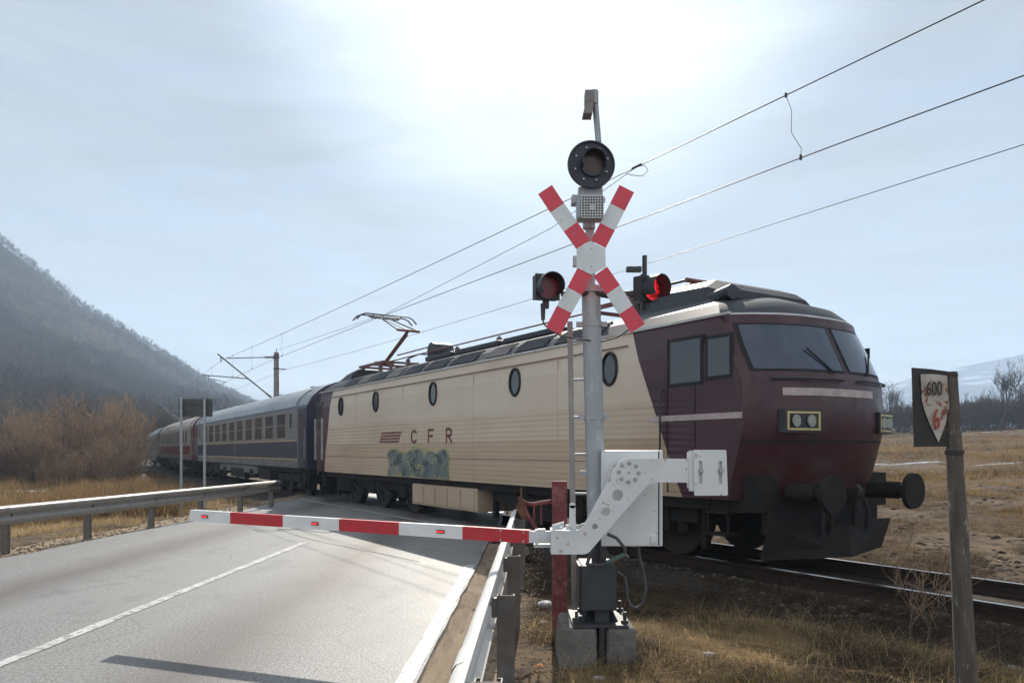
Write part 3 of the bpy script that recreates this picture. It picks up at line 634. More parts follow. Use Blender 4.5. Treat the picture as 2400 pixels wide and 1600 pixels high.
# underframe
b = MB(); b.box(.3, -1.35, .78, Lc-.3, 1.35, .94); 
for x in (.1, Lc-.1-.2): b.box(x, -1.42, .8, x+.2, 1.42, 1.28)
b.build('underframe', 'chassis', loco)
b = MB(); b.box(7.4, -1.38, .3, 10.6, 1.38, .8, bev=.03)
for k in range(5): b.box(7.5+k*.62, 1.375, .36, 8.05+k*.62, 1.4, .74)
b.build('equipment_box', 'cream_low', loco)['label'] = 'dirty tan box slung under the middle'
for x in (0, Lc):
    sg = -1 if x == 0 else 1
    for y in (-.875, .875):
        b = MB(); x0 = x+sg*.0
        b.cyl((x0,y,1.05),(x0+sg*.42,y,1.05), .12, n=18); b.cyl((x0+sg*.3,y,1.05),(x0+sg*.6,y,1.05), .09, n=18)
        b.cyl((x0+sg*.6,y,1.05),(x0+sg*.66,y,1.05), .25, .24, n=24)
        b.build('buffer', 'chassis', loco)
    b = MB(); b.box(min(x,x+sg*.4), -.07, .93, max(x,x+sg*.4), .07, 1.1); b.cyl((x+sg*.35,0,.95),(x+sg*.35,0,.6), .05); b.build('coupling', 'chassis', loco)
    b = MB(); p = [(x+sg*.05,-1.3,.62),(x-sg*.1,-1.3,.18),(x+sg*.3,0,.18),(x-sg*.1,1.3,.18),(x+sg*.05,1.3,.62),(x+sg*.25,0,.66)]
    b.prism([p[0],p[1],p[2],p[5]], (-sg*.05,0,0)); b.prism([p[5],p[2],p[3],p[4]], (-sg*.05,0,0)); b.box(min(x-sg*.1,x-sg*.2),-1.2,.5,max(x-sg*.1,x-sg*.2),1.2,.85); b.build('snow_plough', 'chassis', loco)
    b = MB()
    for z in (.45,.75): b.box(x-sg*.75-.18, 1.2, z, x-sg*.75+.18, 1.45, z+.03)
    for k in (-.18,.16): b.box(x-sg*.75+k, 1.38, .45, x-sg*.75+k+.02, 1.42, 1.0)
    b.build('step', 'chassis', loco)
def make_bogie(parent, xc, axles, rad, hw, frame_z=(.5,.86), loco_=True):
    b = MB()
    x0, x1 = xc+axles[0]-.75, xc+axles[-1]+.75
    for sy in (1,-1):
        y = sy*hw
        b.box(x0, y-.09, frame_z[0]+.05, x1, y+.09, frame_z[1], bev=.02)
        for ax in axles:
            b.box(xc+ax-.2, y-.12, rad-.2, xc+ax+.2, y+.13, rad+.18, bev=.02)
            for dx in (-.38,.38): 
                b.cyl((xc+ax+dx,y,frame_z[0]-.1),(xc+ax+dx,y,frame_z[1]+.02), .09, n=12)
        for k in range(len(axles)-1):
            mx_ = xc+(axles[k]+axles[k+1])/2; b.box(mx_-.25, y-.1, .28, mx_+.25, y+.11, frame_z[0]+.1, bev=.02)
            b.cyl((mx_-.5,y+sy*.12,.4),(mx_+.5,y+sy*.12,.75), .04, n=8)
        b.box(x0-.12, y-.05, .2, x0-.02, y+.05, .8); b.box(x1+.02, y-.05, .2, x1+.12, y+.05, .8)
    b.box(xc-.4, -hw, .5, xc+.4, hw, .8)
    bo = b.build('bogie', 'chassis', parent)
    for ax in axles:
        w = MB()
        for sy in (1,-1):
            w.cyl((xc+ax,sy*.69,rad),(xc+ax,sy*.825,rad), rad, n=32); w.cyl((xc+ax,sy*.66,rad),(xc+ax,sy*.692,rad), rad+.028, n=32)
            w.ring((xc+ax,sy*.828,rad), (0,sy,0), rad-.02, rad-.1, .012, n=32)
        w.cyl((xc+ax,-.7,rad),(xc+ax,.7,rad), .09, n=12); w.build('wheelset', 'wheel', bo)
    return bo
make_bogie(loco, 4.2, (-2.1,0,2.1), .6, 1.08); make_bogie(loco, 13.7, (-2.1,0,2.1), .6, 1.08)
# louvre box on the rear bogie, visible from the road
b = MB()
for k in range(8): b.box(15.0, 1.2, .42+k*.065, 16.2, 1.32, .46+k*.065)
b.box(14.95,1.1,.38,16.25,1.24,.95); b.build('sand_box', 'chassis', loco)
# pantographs
def insulators(b, pts):
    for x, y in pts:
        for k in range(4): b.cyl((x,y,3.9+.06*k),(x,y,3.94+.06*k), .07, n=12, mi=1)
        b.cyl((x,y,3.85),(x,y,4.16), .035, n=10, mi=1)
def panto(xb, up):
    pb = MB(); insulators(pb, [(xb+dx, dy) for dx in (-.7,.7) for dy in (-.55,.55)])
    for dy in (-.55,.55): pb.box(xb-.95, dy-.035, 4.15, xb+.95, dy+.035, 4.22, 0)
    for dx in (-.9,0,.9): pb.box(xb+dx-.035, -.55, 4.155, xb+dx+.035, .55, 4.215, 0)
    pb.cyl((xb-.1,.0,4.2),(xb-.1,0,4.3), .12, n=12); pb.cyl((xb+.3,-.3,4.28),(xb+.3,.3,4.28), .06, n=10)
    p = pb.build('pantograph', ['panto','insul'], loco)
    p['label'] = 'raised rear pantograph touching the wire' if up else 'folded front pantograph'
    e = (xb-1.45, 5.06) if up else (xb-1.5, 4.34); hd = (xb+.25, 5.66) if up else (xb+.55, 4.42); foot = (xb+.3, 4.28)
    q = MB(); q.cyl((foot[0],0,foot[1]),(e[0],0,e[1]), .055,.045, n=10); q.cyl((foot[0]-.3,.08,foot[1]-.04),(e[0]-.06,.05,e[1]-.14), .018, n=8); q.cyl((e[0],-.35,e[1]),(e[0],.35,e[1]), .04, n=10); q.build('lower_arm', 'panto', p)
    q = MB()
    for sy in (1,-1): q.cyl((e[0],sy*.33,e[1]),(hd[0],sy*.14,hd[1]), .022, n=8)
    q.cyl((e[0],0,e[1]),(hd[0],0,hd[1]-.05), .012, n=6); q.build('upper_arm', 'steel_dark', p)
    q = MB()
    for dx in (-.16,.16):
        z = hd[1]+.075
        q.tube([(hd[0]+dx,-.98,z-.2),(hd[0]+dx,-.85,z-.06),(hd[0]+dx,-.7,z),(hd[0]+dx,.7,z),(hd[0]+dx,.85,z-.06),(hd[0]+dx,.98,z-.2)], .022, n=8)
    for sy in (-.45,.45): q.cyl((hd[0]-.18,sy,hd[1]+.03),(hd[0]+.18,sy,hd[1]+.03), .02, n=8)
    q.cyl((hd[0],-.45,hd[1]),(hd[0],.45,hd[1]), .03, n=8); q.build('collector_head', 'steel_dark', p)
panto(15.3, True); panto(3.9, False)
b = MB(); insulators(b, [(11.8,.0),(12.3,0),(13.1,.35)]); b.cyl((11.8,.28,4.22),(11.8,-.28,4.22), .24, n=24); b.cyl((11.5,0,4.22),(12.4,0,4.22), .1, n=14); b.tube([(12.3,0,4.2),(12.7,.2,4.25),(13.1,.35,4.15)], .02)
b.build('circuit_breaker', ['steel_dark','insul'], loco)
b = MB(); insulators(b, [(10.2,.35),(8.2,.35),(6.2,.35),(14.3,.35)]); b.tube([(14.6,.35,4.2),(10.2,.35,4.2),(8.2,.35,4.2),(6.2,.35,4.2),(5.0,.35,4.2)], .018); b.tube([(14.4,.1,4.4),(11.9,.05,4.42)], .02); b.build('roof_busbar', ['panto','insul'], loco)
b = MB()
for x0, x1 in ((5.4,7.4),(7.6,9.6),(9.8,11.2)): b.box(x0, -.75, 3.86, x1, .75, 3.98, bev=.03)
b.build('roof_hatch', 'loco_roof', loco)
b = MB(); b.cyl((1.6,.9,3.8),(.95,.9,3.84), .05, .11, n=14); b.build('horn', 'steel_dark', loco)

# ------------------------------------------------------------------ coaches
CP = [(.95,1.36),(1.0,1.41),(1.27,1.425),(1.31,1.427),(1.93,1.43),(1.97,1.43),(2.98,1.425),(3.06,1.42),(3.14,1.40),(3.4,1.26),(3.62,1.02),(3.8,.75),(3.93,.42),(3.98,.02)]
CL = 24.0
def coach(label, s0, mats_, scheme, roofm, winz, xs_win, half=True):
    a = th(s0+12.2); p0 = trk(s0)
    c = thing('passenger_coach', label, 'passenger coach', p0, math.pi/2+a, 'passenger coaches behind the locomotive')
    b = MB(); low, line, mid, band, vest, top = range(6)
    cols = [0,1.15,2.2,6,10,14,18,21.8,22.85,CL]
    for sy in (1,-1):
        rows = [[(x, sy*w, z) for x in cols] for z, w in CP[:9]]
        def mm(i, k):
            z = CP[i][0]
            if k in (0,8): return vest if z < 3.06 else top
            if z < 1.27: return low
            if z < 1.31: return line
            if z < 1.93: return mid
            if z < 1.97: return line
            if z < 3.06: return band
            return top
        b.grid(rows, smooth=False, mats=mm)
    rg_ = [(w, z) for z, w in CP]; 
    for x in (0, CL): b.add([(x,w,z) for w, z in rg_]+[(x,-w,z) for w, z in rg_[::-1]], [list(range(2*len(rg_)))], vest)
    b.add([(0,1.36,.95),(CL,1.36,.95),(CL,-1.36,.95),(0,-1.36,.95)], [(0,1,2,3)], low)
    b.build('body', mats_, c)
    b = MB(); rr = [(w+.004, z+.003) for z, w in CP[8:]]; fl = rr+[(-w, z) for w, z in rr[::-1]]
    xs = [-.02,.25,.8,3,6,9,12,15,18,21,23.2,23.75,CL+.02]; dr = [.16,.05,0]+[0]*7+[0,.05,.16]
    rows = [[(x, w*(1-.15*d), 3.14+(z-3.14)*(1-d)) for w, z in fl] for x, d in zip(xs, dr)]
    b.grid(rows, smooth=True)
    for x in (1.3, 22.6):
        b.tube([(x, y*1.02, z+.012) for y, z in ((1.40,3.16),(1.26,3.41),(1.02,3.63),(.6,3.86))], .015, n=6, mi=1)
    b.build('roof', [roofm,'steel_dark'], c)
    for x in (4,9,14,19):
        b = MB(); b.cyl((x,0,3.96),(x,0,4.08), .14, n=14); b.build('roof_vent', 'coach_roof', c)
    w0, w1, wz0, wz1 = winz
    W = None
    for x in xs_win:
        if W is None:
            b = MB(); y = 1.43
            b.box(-w0/2-.05, y-.03, wz0-.05, w0/2+.05, y+.006, wz1+.05, 0); b.box(-w0/2, y-.02, wz0, w0/2, y+.010, wz1, 1)
            if half: b.box(-w0/2, y-.01, wz0+(wz1-wz0)*.5, w0/2, y+.016, wz0+(wz1-wz0)*.5+.035, 0)
            W = b.build('window', ['win_frame','glass'], c); W.location.x = x
        else:
            w = W.copy(); COL.objects.link(w); w.parent = c; w.location.x = x
    for x, fl_ in ((.58,1),(CL-.58,-1)):
        b = MB(); b.box(x-.36, 1.40, 1.0, x+.36, 1.437, 3.0, 0); b.box(x-.22, 1.41, 2.05, x+.22, 1.443, 2.85, 1); b.box(x-.42,1.41,1.3,x-.39,1.475,2.4,2); b.box(x+.39,1.41,1.3,x+.42,1.475,2.4,2)
        b.build('door', [mats_[4],'glass','win_frame'], c)
        st = MB()
        for z in (.45,.75): st.box(x-.34, 1.1, z, x+.34, 1.42, z+.03)
        for k in (-.34,.31): st.box(x+k, 1.36, .45, x+k+.03, 1.40, 1.0)
        st.build('step', 'chassis', c)
    for x in (2.0, CL-2.0):
        b = MB(); b.box(x-.2, 1.40, 2.35, x+.2, 1.437, 2.95, 0); b.box(x-.15, 1.41, 2.4, x+.15, 1.443, 2.9, 1); b.build('toilet_window', ['win_frame','glass'], c)
    for x, sg in ((0,-1),(CL,1)):
        b = MB()
        for k in range(4): b.box(x+sg*.07*k-(.03), -.62, 1.05, x+sg*.07*k+.03, .62, 3.1)
        b.box(min(x,x+sg*.2),-.55,1.1,max(x,x+sg*.2),.55,3.05); b.build('gangway', 'rubber', c)
        for y in (-.875,.875):
            b = MB(); b.cyl((x,y,1.05),(x+sg*.28,y,1.05), .1, n=14); b.cyl((x+sg*.28,y,1.05),(x+sg*.33,y,1.05), .24, n=20); b.build('buffer', 'chassis', c)
    b = MB(); b.box(.2,-1.2,.8,CL-.2,1.2,.95)
    for x0, x1, z0 in ((5.6,7.6,.42),(8.4,9.4,.5),(10.5,13.6,.36),(14.6,15.6,.5),(16.4,18.2,.42)):
        for sy in (1,-1): b.box(x0, sy*.95-.35, z0, x1, sy*.95+.35, .82, bev=.03)
    b.build('underframe', 'chassis', c)
    b = MB(); b.box(7.9,1.2,.62,16.3,1.3,.96); b.build('skirt', 'coach_skirt', c)
    make_bogie(c, 3.1, (-1.25,1.25), .46, 1.02, (.42,.72)); make_bogie(c, CL-3.1, (-1.25,1.25), .46, 1.02, (.42,.72))
    return c
wx = [3.35+1.86*i for i in range(10)]
c1 = coach('dark blue coach with gold lines and beige window band, coupled straight behind the locomotive', 18.85, ['coach_skirt','gold','blue','coach_band','blue','blue'], 1, 'coach_roof', (1.2,0,2.06,2.94), wx)
b = MB()
for k in range(5): b.box(11.6, 1.43, 1.42+.1*k, 12.25-.08*(k%2), 1.436, 1.46+.1*k)
b.build('emblem', 'coach_band', c1)
c2 = coach('red and grey coach with a reddish roof, between the two blue coaches', 43.6, ['coach_skirt','coach_grey','coach_red','coach_grey','coach_red','coach_grey'], 2, 'coach_roof_b', (.95,0,2.1,2.9), [3.4+1.72*i for i in range(11)], half=False)
c3 = coach('farthest blue and grey coach at the tail of the visible train', 68.3, ['coach_skirt','coach_band','blue','coach_band','blue','blue'], 3, 'coach_roof', (1.3,0,2.06,2.94), wx, half=False)

# ------------------------------------------------------------------ overhead line
def cat_mast(s, label, first=True):
    base = trk(s, 3.3, 0); a = th(s)
    m = thing('catenary_mast', label, 'catenary mast', base, math.pi/2+a, 'catenary masts along the railway')
    base_z = -.3
    # local: x back along track, +y towards the track / camera side
    b = MB(); b.cyl((0,0,base_z),(0,0,7.75), .21, .15, n=18); b.cyl((0,0,base_z),(0,0,.15), .4, n=16); b.build('pole', 'mast', m)
    b = MB(); b.cyl((0,.1,7.45),(0,3.0,7.2), .028, n=8); b.cyl((0,.1,4.75),(0,3.5,7.45), .045, n=10); b.cyl((0,1.75,6.02),(0,4.3,6.12), .03, n=8)
    b.tube([(0,4.0,6.1),(0,4.0,5.86),(0,3.7,5.9),(0,3.2,5.77),(0,2.95,5.75)], .02, n=6)
    b.cyl((0,3.3,7.25),(0,3.3,6.95), .03, n=8); b.build('cantilever', 'steel_dark', m)
    b = MB()
    for p0, p1 in (((0,.2,7.44),(0,.75,7.39)),((0,.2,4.83),(0,.62,5.15))):
        p0, p1 = Vector(p0), Vector(p1)
        for k in range(5): b.cyl(p0.lerp(p1,k/5), p0.lerp(p1,k/5+.1), .075, n=10)
    b.build('insulator', 'insul', m)
    b = MB()
    for z in (7.55, 7.4, 4.75, 6.72): b.cyl((0,0,z-.04),(0,0,z+.04), .225-.006*(z), n=18)
    b.cyl((0,0,7.75),(0,0,7.98), .02, n=8); b.cyl((0,-.1,6.72),(0,-.62,6.72), .03, n=8); b.build('clamp', 'steel_dark', m)
    return m
SM1 = 42.3; SM2 = 98.0
cat_mast(SM1, 'nearer concrete catenary mast with cantilever arms above the blue coach roof')
cat_mast(SM2, 'far small catenary mast behind the road sign back')
def wire(name, label, pts, r, group='overhead wires', parts=None):
    o = Vector(pts[0]); b = MB(); b.tube([Vector(p)-o for p in pts], r, n=6); w = b.build(name, 'wire', None); w.location = o
    tag(w, label, 'overhead wire', group); return w
SW = [-40+4*i for i in range(21)]
def zmess(s): 
    # sagging messenger between supports
    k = (s-SM1)/55.0; f = k-math.floor(k); return 7.05-.75*(4*f*(1-f))*.55
contact_s = [-42,-20,0,15.5,30,SM1,60,80,SM2,120]
wire('contact_wire', 'straight contact wire the raised pantograph touches', [trk(s, 0 if s not in (SM1,SM2) else .3, 5.76) for s in contact_s], .0085)
mess_s = [-42+4.0*i for i in range(41)]
ms = wire('messenger_wire', 'sagging messenger wire above the contact wire, carrying the dropper', [trk(s, 0, zmess(s)) for s in mess_s], .009)
for i, s in enumerate((.75, 27.5, 33.5, 38.5, 46, 52, 58)):
    b = MB(); o = ms.location; z0 = float(np.interp(s, mess_s, [zmess(q) for q in mess_s])); p0 = trk(s, 0, z0); p1 = trk(s-.25 if i == 0 else s, 0, 5.76)
    b.tube([p0-o, p0.lerp(p1,.25)-o+Vector((.03,0,0)), p0.lerp(p1,.6)-o-Vector((.05,0,0)), p0.lerp(p1,.85)-o+Vector((.04,0,0)), p1-o], .0045, n=5)
    b.cyl(p0-o+Vector((0,0,-.03)), p0-o+Vector((0,0,.03)), .02, n=8); b.cyl(p1-o+Vector((0,0,-.03)), p1-o+Vector((0,0,.04)), .02, n=8)
    b.build('dropper', 'wire', ms)
sj = 3.95; zj = float(np.interp(sj, mess_s, [zmess(q) for q in mess_s]))
wire('anchor_wire', 'slanting tie wire from the messenger clamp down to the contact wire', [trk(sj,0,zj), trk(6.6,.02,6.26), trk(15.5,.02,5.8)], .0065)
wire('tension_wire', 'tie wire from the mast head down to the contact wire at the pantograph', [trk(SM1,3.3,7.9), trk(30,1.9,6.9), trk(15.6,.03,5.8)], .0065)
b = MB(); o = trk(sj,0,zj); b.tube([(0,0,0),(.14,-.02,.02),(.2,-.02,-.08),(.1,0,-.17),(-.1,0,-.15),(-.2,0,-.12)], .006, n=6); b.cyl((-.08,.05,-.02),(.08,-.05,.03), .022, n=8)
w = b.build('wire_clamp', 'wire'); w.location = o; tag(w, 'small clamp with a looped wire tail on the messenger wire', 'wire clamp')
wire('feeder_wire', 'lowest thin wire carried on the outer side of the masts', [trk(s, 3.9, 6.72-.45*(1-((s-14)/28.5)**2) if s < SM1+1 else 6.72) for s in [-42,-34,-26,-18,-10,-2,6,14,22,30,36,SM1,70,SM2]], .0075)

# ------------------------------------------------------------------ crossing signal
ZP = 6.25
base_c = C2(530, 1470, 6.25); base_c.z = -.09
sig = thing('crossing_signal', 'galvanised mast with red and white cross, twin red lamps and ladder on concrete foot', 'crossing signal', base_c)
og = base_c
def rect(p, q): return p, q
# concrete foot: two blocks with a gap, top slightly narrower
for xa, xb, ta, tb in ((285,525,310,520),(578,770,582,762)):
    b = MB(); f0, f1 = 5.95, 6.62
    bot = [C2(xa,1470,f0), C2(xb,1470,f0)]; top = [C2(ta,1235,f0+.03), C2(tb,1235,f0+.03)]
    A, B_ = bot; A.z = B_.z = -.16; T0, T1 = top; T0.z = T1.z = .215
    vs = [A, B_, Vector((B_.x,f1,-.16)), Vector((A.x,f1,-.16)), T0, T1, Vector((T1.x,f1-.03,.215)), Vector((T0.x,f1-.03,.215))]
    b.add(vs, [(3,2,1,0),(4,5,6,7),(0,1,5,4),(1,2,6,5),(2,3,7,6),(3,0,4,7)])
    o = b.build('foundation_block', 'concrete', sig, og); o.modifiers.new('b', 'BEVEL').width = .02
b = MB(); b.box(C2(528,0,6.1).x, 6.02, -.14, C2(576,0,6.1).x, 6.5, .2); b.tube([C2(552,1230,5.99), C2(548,1340,5.985), C2(556,1465,5.98)], .025); b.build('cable_duct', 'black', sig, og)
b = MB(); zt = .245
b.box(C2(372,0,6.0).x, 5.98, .215, C2(715,0,6.0).x, 6.58, .24, bev=.006)
for x, y in ((395,6.05),(690,6.05),(420,6.5),(660,6.5)):
    p = C2(x,0,y); b.cyl((p.x,y,.2),(p.x,y,.33), .014, n=10); b.cyl((p.x,y,.24),(p.x,y,.265), .03, n=6)
px = C2(530,0,6.25).x
b.cyl((px,6.25,.24),(px,6.25,.46), .09, n=24)
for k in range(4):
    a = math.pi/4+k*math.pi/2; b.prism([(px,6.25,.24),(px+.2*math.cos(a),6.25+.2*math.sin(a),.24),(px+.09*math.cos(a),6.25+.09*math.sin(a),.4),(px,6.25,.4)], (.012*math.sin(a),-.012*math.cos(a),0))
b.build('base_plate', 'pedestal', sig, og)
pb, pt_, pu, pv = Vector((px,6.25,.4)), D_(1357,662,ZP), D_(1353,430,ZP), D_(1366,208,ZP)
pl_ = pb.lerp(pt_, .2)
b = MB(); b.cyl(pb, pl_, .05, n=20); b.cyl(pl_-Vector((0,0,.03)), pl_+Vector((0,0,.01)), .1, n=20); b.build('pole_foot', 'pedestal', sig, og)
b = MB(); b.cyl(pl_, pt_, .076, n=28); b.cyl(pt_+Vector((0,0,-.04)), pt_+Vector((0,0,.01)), .1, n=28, mi=0); b.cyl(pt_, pu, .036, n=18)
for cy, w in ((958,.082),(1086,.082),(745,.08)):
    p = D_(1364,cy,ZP); t = (p.z-pb.z)/(pt_.z-pb.z); c = pb.lerp(pt_, t); b.cyl(c-Vector((0,0,.022)), c+Vector((0,0,.022)), w, n=28); b.box(c.x+.075, c.y-.02, c.z-.02, c.x+.125, c.y+.02, c.z+.02); b.box(c.x-.125, c.y-.02, c.z-.02, c.x-.075, c.y+.02, c.z+.02)
b.build('pole', 'galv', sig, og)
b = MB(); b.cyl(D_(1376,345,ZP+.03), pv+Vector((0,.03,0)), .025, n=14); p = pv+Vector((0,.03,0)); b.cyl(p-Vector((0,0,.1)), p+Vector((0,0,.01)), .034, n=14); b.build('top_pipe', 'galv', sig, og)
b = MB(); A = C1(452,100,ZP); b.box(A.x-.03, ZP-.05, C1(0,165,ZP).z, A.x+.045, ZP+.05, C1(0,92,ZP).z, bev=.008)
p = C1(455,165,ZP); q = C1(450,238,ZP); b.add([(p.x-.03,ZP-.05,p.z),(p.x+.035,ZP-.05,p.z),(p.x+.035,ZP+.05,p.z),(p.x-.03,ZP+.05,p.z),(q.x-.045,ZP-.075,q.z),(q.x+.03,ZP-.075,q.z),(q.x+.03,ZP+.06,q.z),(q.x-.045,ZP+.06,q.z)], [(0,1,2,3),(7,6,5,4),(0,4,5,1),(1,5,6,2),(2,6,7,3),(3,7,4,0)])
b.build('detector', 'roof_lid', sig, og)['label'] = 'small pale detector head hanging at the very top'
# round target
tgt = C1(470,520,6.12); r_t = .19
b = MB(); ax = Vector((.10,-1,.03)).normalized()
b.cyl(tgt, tgt-ax*.02, r_t, n=48); b.ring(tgt-ax*.006, ax, r_t, r_t-.012, .02, n=48)
cc = tgt+ax*.0+Vector((.008,0,0)); b.ring(cc, ax, .098, .09, .1, n=32, a0=R(-25), a1=R(205)); b.ring(cc, ax, .1, .088, .02, n=32)
for k in range(8):
    a = 2*math.pi*k/8+.3; q = tgt+Vector((.135*math.cos(a),-.012,.135*math.sin(a))); b.cyl(q+Vector((0,.02,0)), q+Vector((0,-.008,0)), .008, n=8, mi=1)
tg = b.build('round_target', ['target','bolt'], sig, og); tg['label'] = 'black round signal target with unlit amber lens'
b = MB(); b.cyl(cc+ax*.006, cc+ax*.016, .087, n=32); b.build('lens', 'lens_amber', tg, og)
# horn loudspeaker
b = MB(); x0, x1 = C1(382,0,6.12).x, C1(542,0,6.12).x; z0, z1 = C1(0,868,6.12).z, C1(0,640,6.12).z
zm = C1(0,705,6.12).z
b.box(x0+.02, 6.16, zm-.01, x1, 6.24, z1, bev=.008); b.box(x0, 6.06, z0+.02, x1-.005, 6.2, zm, bev=.02); b.cyl(((x0+x1)/2,6.2,z0-.02),((x0+x1)/2,6.2,z0+.05), .05, n=14)
for zz, xx in ((C1(0,680,6).z,C1(358,0,6.1).x),): b.box(xx, 6.15, zz-.04, x0+.03, 6.25, zz+.025)
b.box(x1-.02, 6.17, C1(0,690,6).z, C1(560,0,6.1).x, 6.25, C1(0,672,6).z)
sp = b.build('loudspeaker', 'galv', sig, og)
gx0, gx1 = C1(412,0,6.06).x, C1(540,0,6.06).x; gz0, gz1 = C1(0,840,6.06).z, C1(0,712,6.06).z
b = MB(); b.box(gx0, 6.045, gz0, gx1, 6.058, gz1, 0)
for k in range(9):
    x = gx0+(gx1-gx0)*k/8; b.box(x-.0025, 6.03, gz0, x+.0025, 6.042, gz1, 1); z = gz0+(gz1-gz0)*k/8; b.box(gx0, 6.032, z-.0025, gx1, 6.0405, z+.0025, 1)
b.cyl(((gx0+gx1)/2,6.05,(gz0+gz1)/2),((gx0+gx1)/2,6.043,(gz0+gz1)/2), .022, n=14, mi=1)
b.build('grille', ['black','sign_white'], sp, og)
# crossbuck
ZC = 6.08
b = MB()
def band(p, q, w, mi):
    p, q = C1(*p, ZC), C1(*q, ZC); d = (q-p).normalized(); n = Vector((-d.z,0,d.x))*w
    b.prism([p+n, q+n, q-n, p-n], (0,.006,0), mi, 2)
for pts in (((196,668),(268,777),(347,888),(423,994)), ((747,1490),(675,1381),(600,1262),(524,1153)), ((681,663),(625,772),(566,888),(512,992)), ((245,1505),(310,1378),(372,1270),(432,1155))):
    for k in range(3): band(pts[k], pts[k+1], .0655, (0,1,0)[k])
hx = [C1(x,y,ZC-.006) for x, y in ((383,1018),(463,973),(553,1018),(556,1126),(470,1172),(383,1130))]
b.prism(hx, (0,.006,0), 1, 2)
for x, y in ((470,1020),(470,1125)):
    p = C1(x,y,ZC); b.cyl(p-Vector((0,.01,0)), p-Vector((0,.004,0)), .006, n=8, mi=2)
cb = b.build('crossbuck', ['sign_red','sign_white','galv'], sig, og)
b = MB(); b.box(C1(425,0,6.2).x, ZC+.012, C1(0,1110,6.2).z-.02, C1(505,0,6.2).x, ZC+.03, C1(0,1110,6.2).z+.02); b.box(C1(455,0,6.2).x, ZC+.03, C1(0,1110,6.2).z-.02, C1(480,0,6.2).x, 6.23, C1(0,1110,6.2).z+.02)
b.box(C1(360,0,6.2).x, 6.15, C1(0,1115,6.2).z-.02, C1(385,0,6.2).x, 6.2, C1(0,1070,6.2).z); b.build('bracket', 'galv', cb, og)
# warning lights
def lamp(cx, cy, axv, lit, label, bs=.19):
    c = C1(cx, cy, 6.14); ax = Vector(axv).normalized(); sd = ax.cross(Vector((0,0,1))).normalized(); up = Vector((0,0,1))
    def bx(b, c, hx, hz, d0, d1, mi=0):
        p = [c+sd*(-hx)+up*(-hz)+ax*d0, c+sd*hx+up*(-hz)+ax*d0, c+sd*hx+up*hz+ax*d0, c+sd*(-hx)+up*hz+ax*d0]; b.prism(p, ax*(d1-d0), mi)
    b = MB(); bx(b, c, bs/2, bs/2, -.1, -.008); bx(b, c, bs/2+.008, bs/2+.008, -.012, .0); bx(b, c+up*(bs/2), .03, .012, -.06, -.02)
    bx(b, c-up*(bs/2+.03), .022, .04, -.07, -.03)
    o = b.build('warning_light', 'black', sig, og); o['label'] = label
    b = MB(); b.ring(c, ax, .1, .094, .13, n=36, a0=R(-40), a1=R(220)); b.ring(c, ax, .101, .092, .02, n=36); b.build('hood', 'steel_dark', o, og)
    b = MB(); b.cyl(c+ax*.001, c+ax*.012, .09, n=36); b.build('lens', 'lens_on' if lit else 'lens_off', o, og)
    return c
lamp(212, 1245, (.3,-1,-.03), False, 'left red warning light, unlit')
lamp(822, 1255, (.75,-1,-.03), True, 'right red warning light, lit')
b = MB(); y_ = 6.2; zz = C1(0,1285,6.2).z
b.cyl((C1(290,0,6.2).x,y_,zz),(C1(720,0,6.2).x,y_,zz), .022, n=12)
vx = C1(785,0,6.3).x; b.box(vx-.016,6.27,C1(0,1385,6.3).z,vx+.016,6.30,C1(0,1062,6.3).z); b.box(vx-.016,6.27,C1(0,1062,6.3).z,vx-.012,6.31,C1(0,1385,6.3).z)
b.box(C1(700,0,6.2).x,6.18,zz-.02,vx+.03,6.27,zz+.02); b.box(C1(682,0,6.1).x,6.1,C1(0,1150,6.1).z,C1(770,0,6.1).x,6.16,C1(0,1138,6.1).z+.02)
for x, ya, yb in ((184,1345,1440),(745,1345,1410)): b.cyl(C1(x,ya,6.2), C1(x,yb,6.2), .022, .016, n=12)
b.build('lamp_bracket', 'pedestal', sig, og)
b = MB(); b.tube([C1(182,1440,6.2), C1(190,1465,6.2), C1(230,1505,6.2), C1(290,1532,6.18), C1(380,1553,6.15), C1(465,1562,6.16)], .007)
b.tube([C1(745,1410,6.2), C1(735,1445,6.2), C1(690,1500,6.2), C1(620,1545,6.2), C1(530,1568,6.2)], .007); b.build('cable', 'cable', sig, og)
# ladder
b = MB(); lt, lb_ = D_(1309,738,6.3), D_(1320,1400,6.3)
d = (lb_-lt); 
b.prism([lt+Vector((-.022,0,0)), lt+Vector((.022,0,0)), lb_+Vector((.022,0,0)), lb_+Vector((-.022,0,0))], (0,.02,0)); b.prism([lt+Vector((.018,.02,0)), lt+Vector((.022,.02,0)), lb_+Vector((.022,.02,0)), lb_+Vector((.018,.02,0))], (0,.035,0))
lad = b.build('ladder', 'galv_beam', sig, og)
for y in (783, 872, 958, 1043, 1133, 1219):
    t = (y-738)/(1400-738); p = lt.lerp(lb_, t); t2 = (p.z-pb.z)/(pt_.z-pb.z); c = pb.lerp(pt_, t2)
    b = MB(); b.cyl(p+Vector((0,.012,0)), Vector((c.x-.05,6.27,p.z)), .0105, n=10); b.build('rung', 'galv', lad, og)

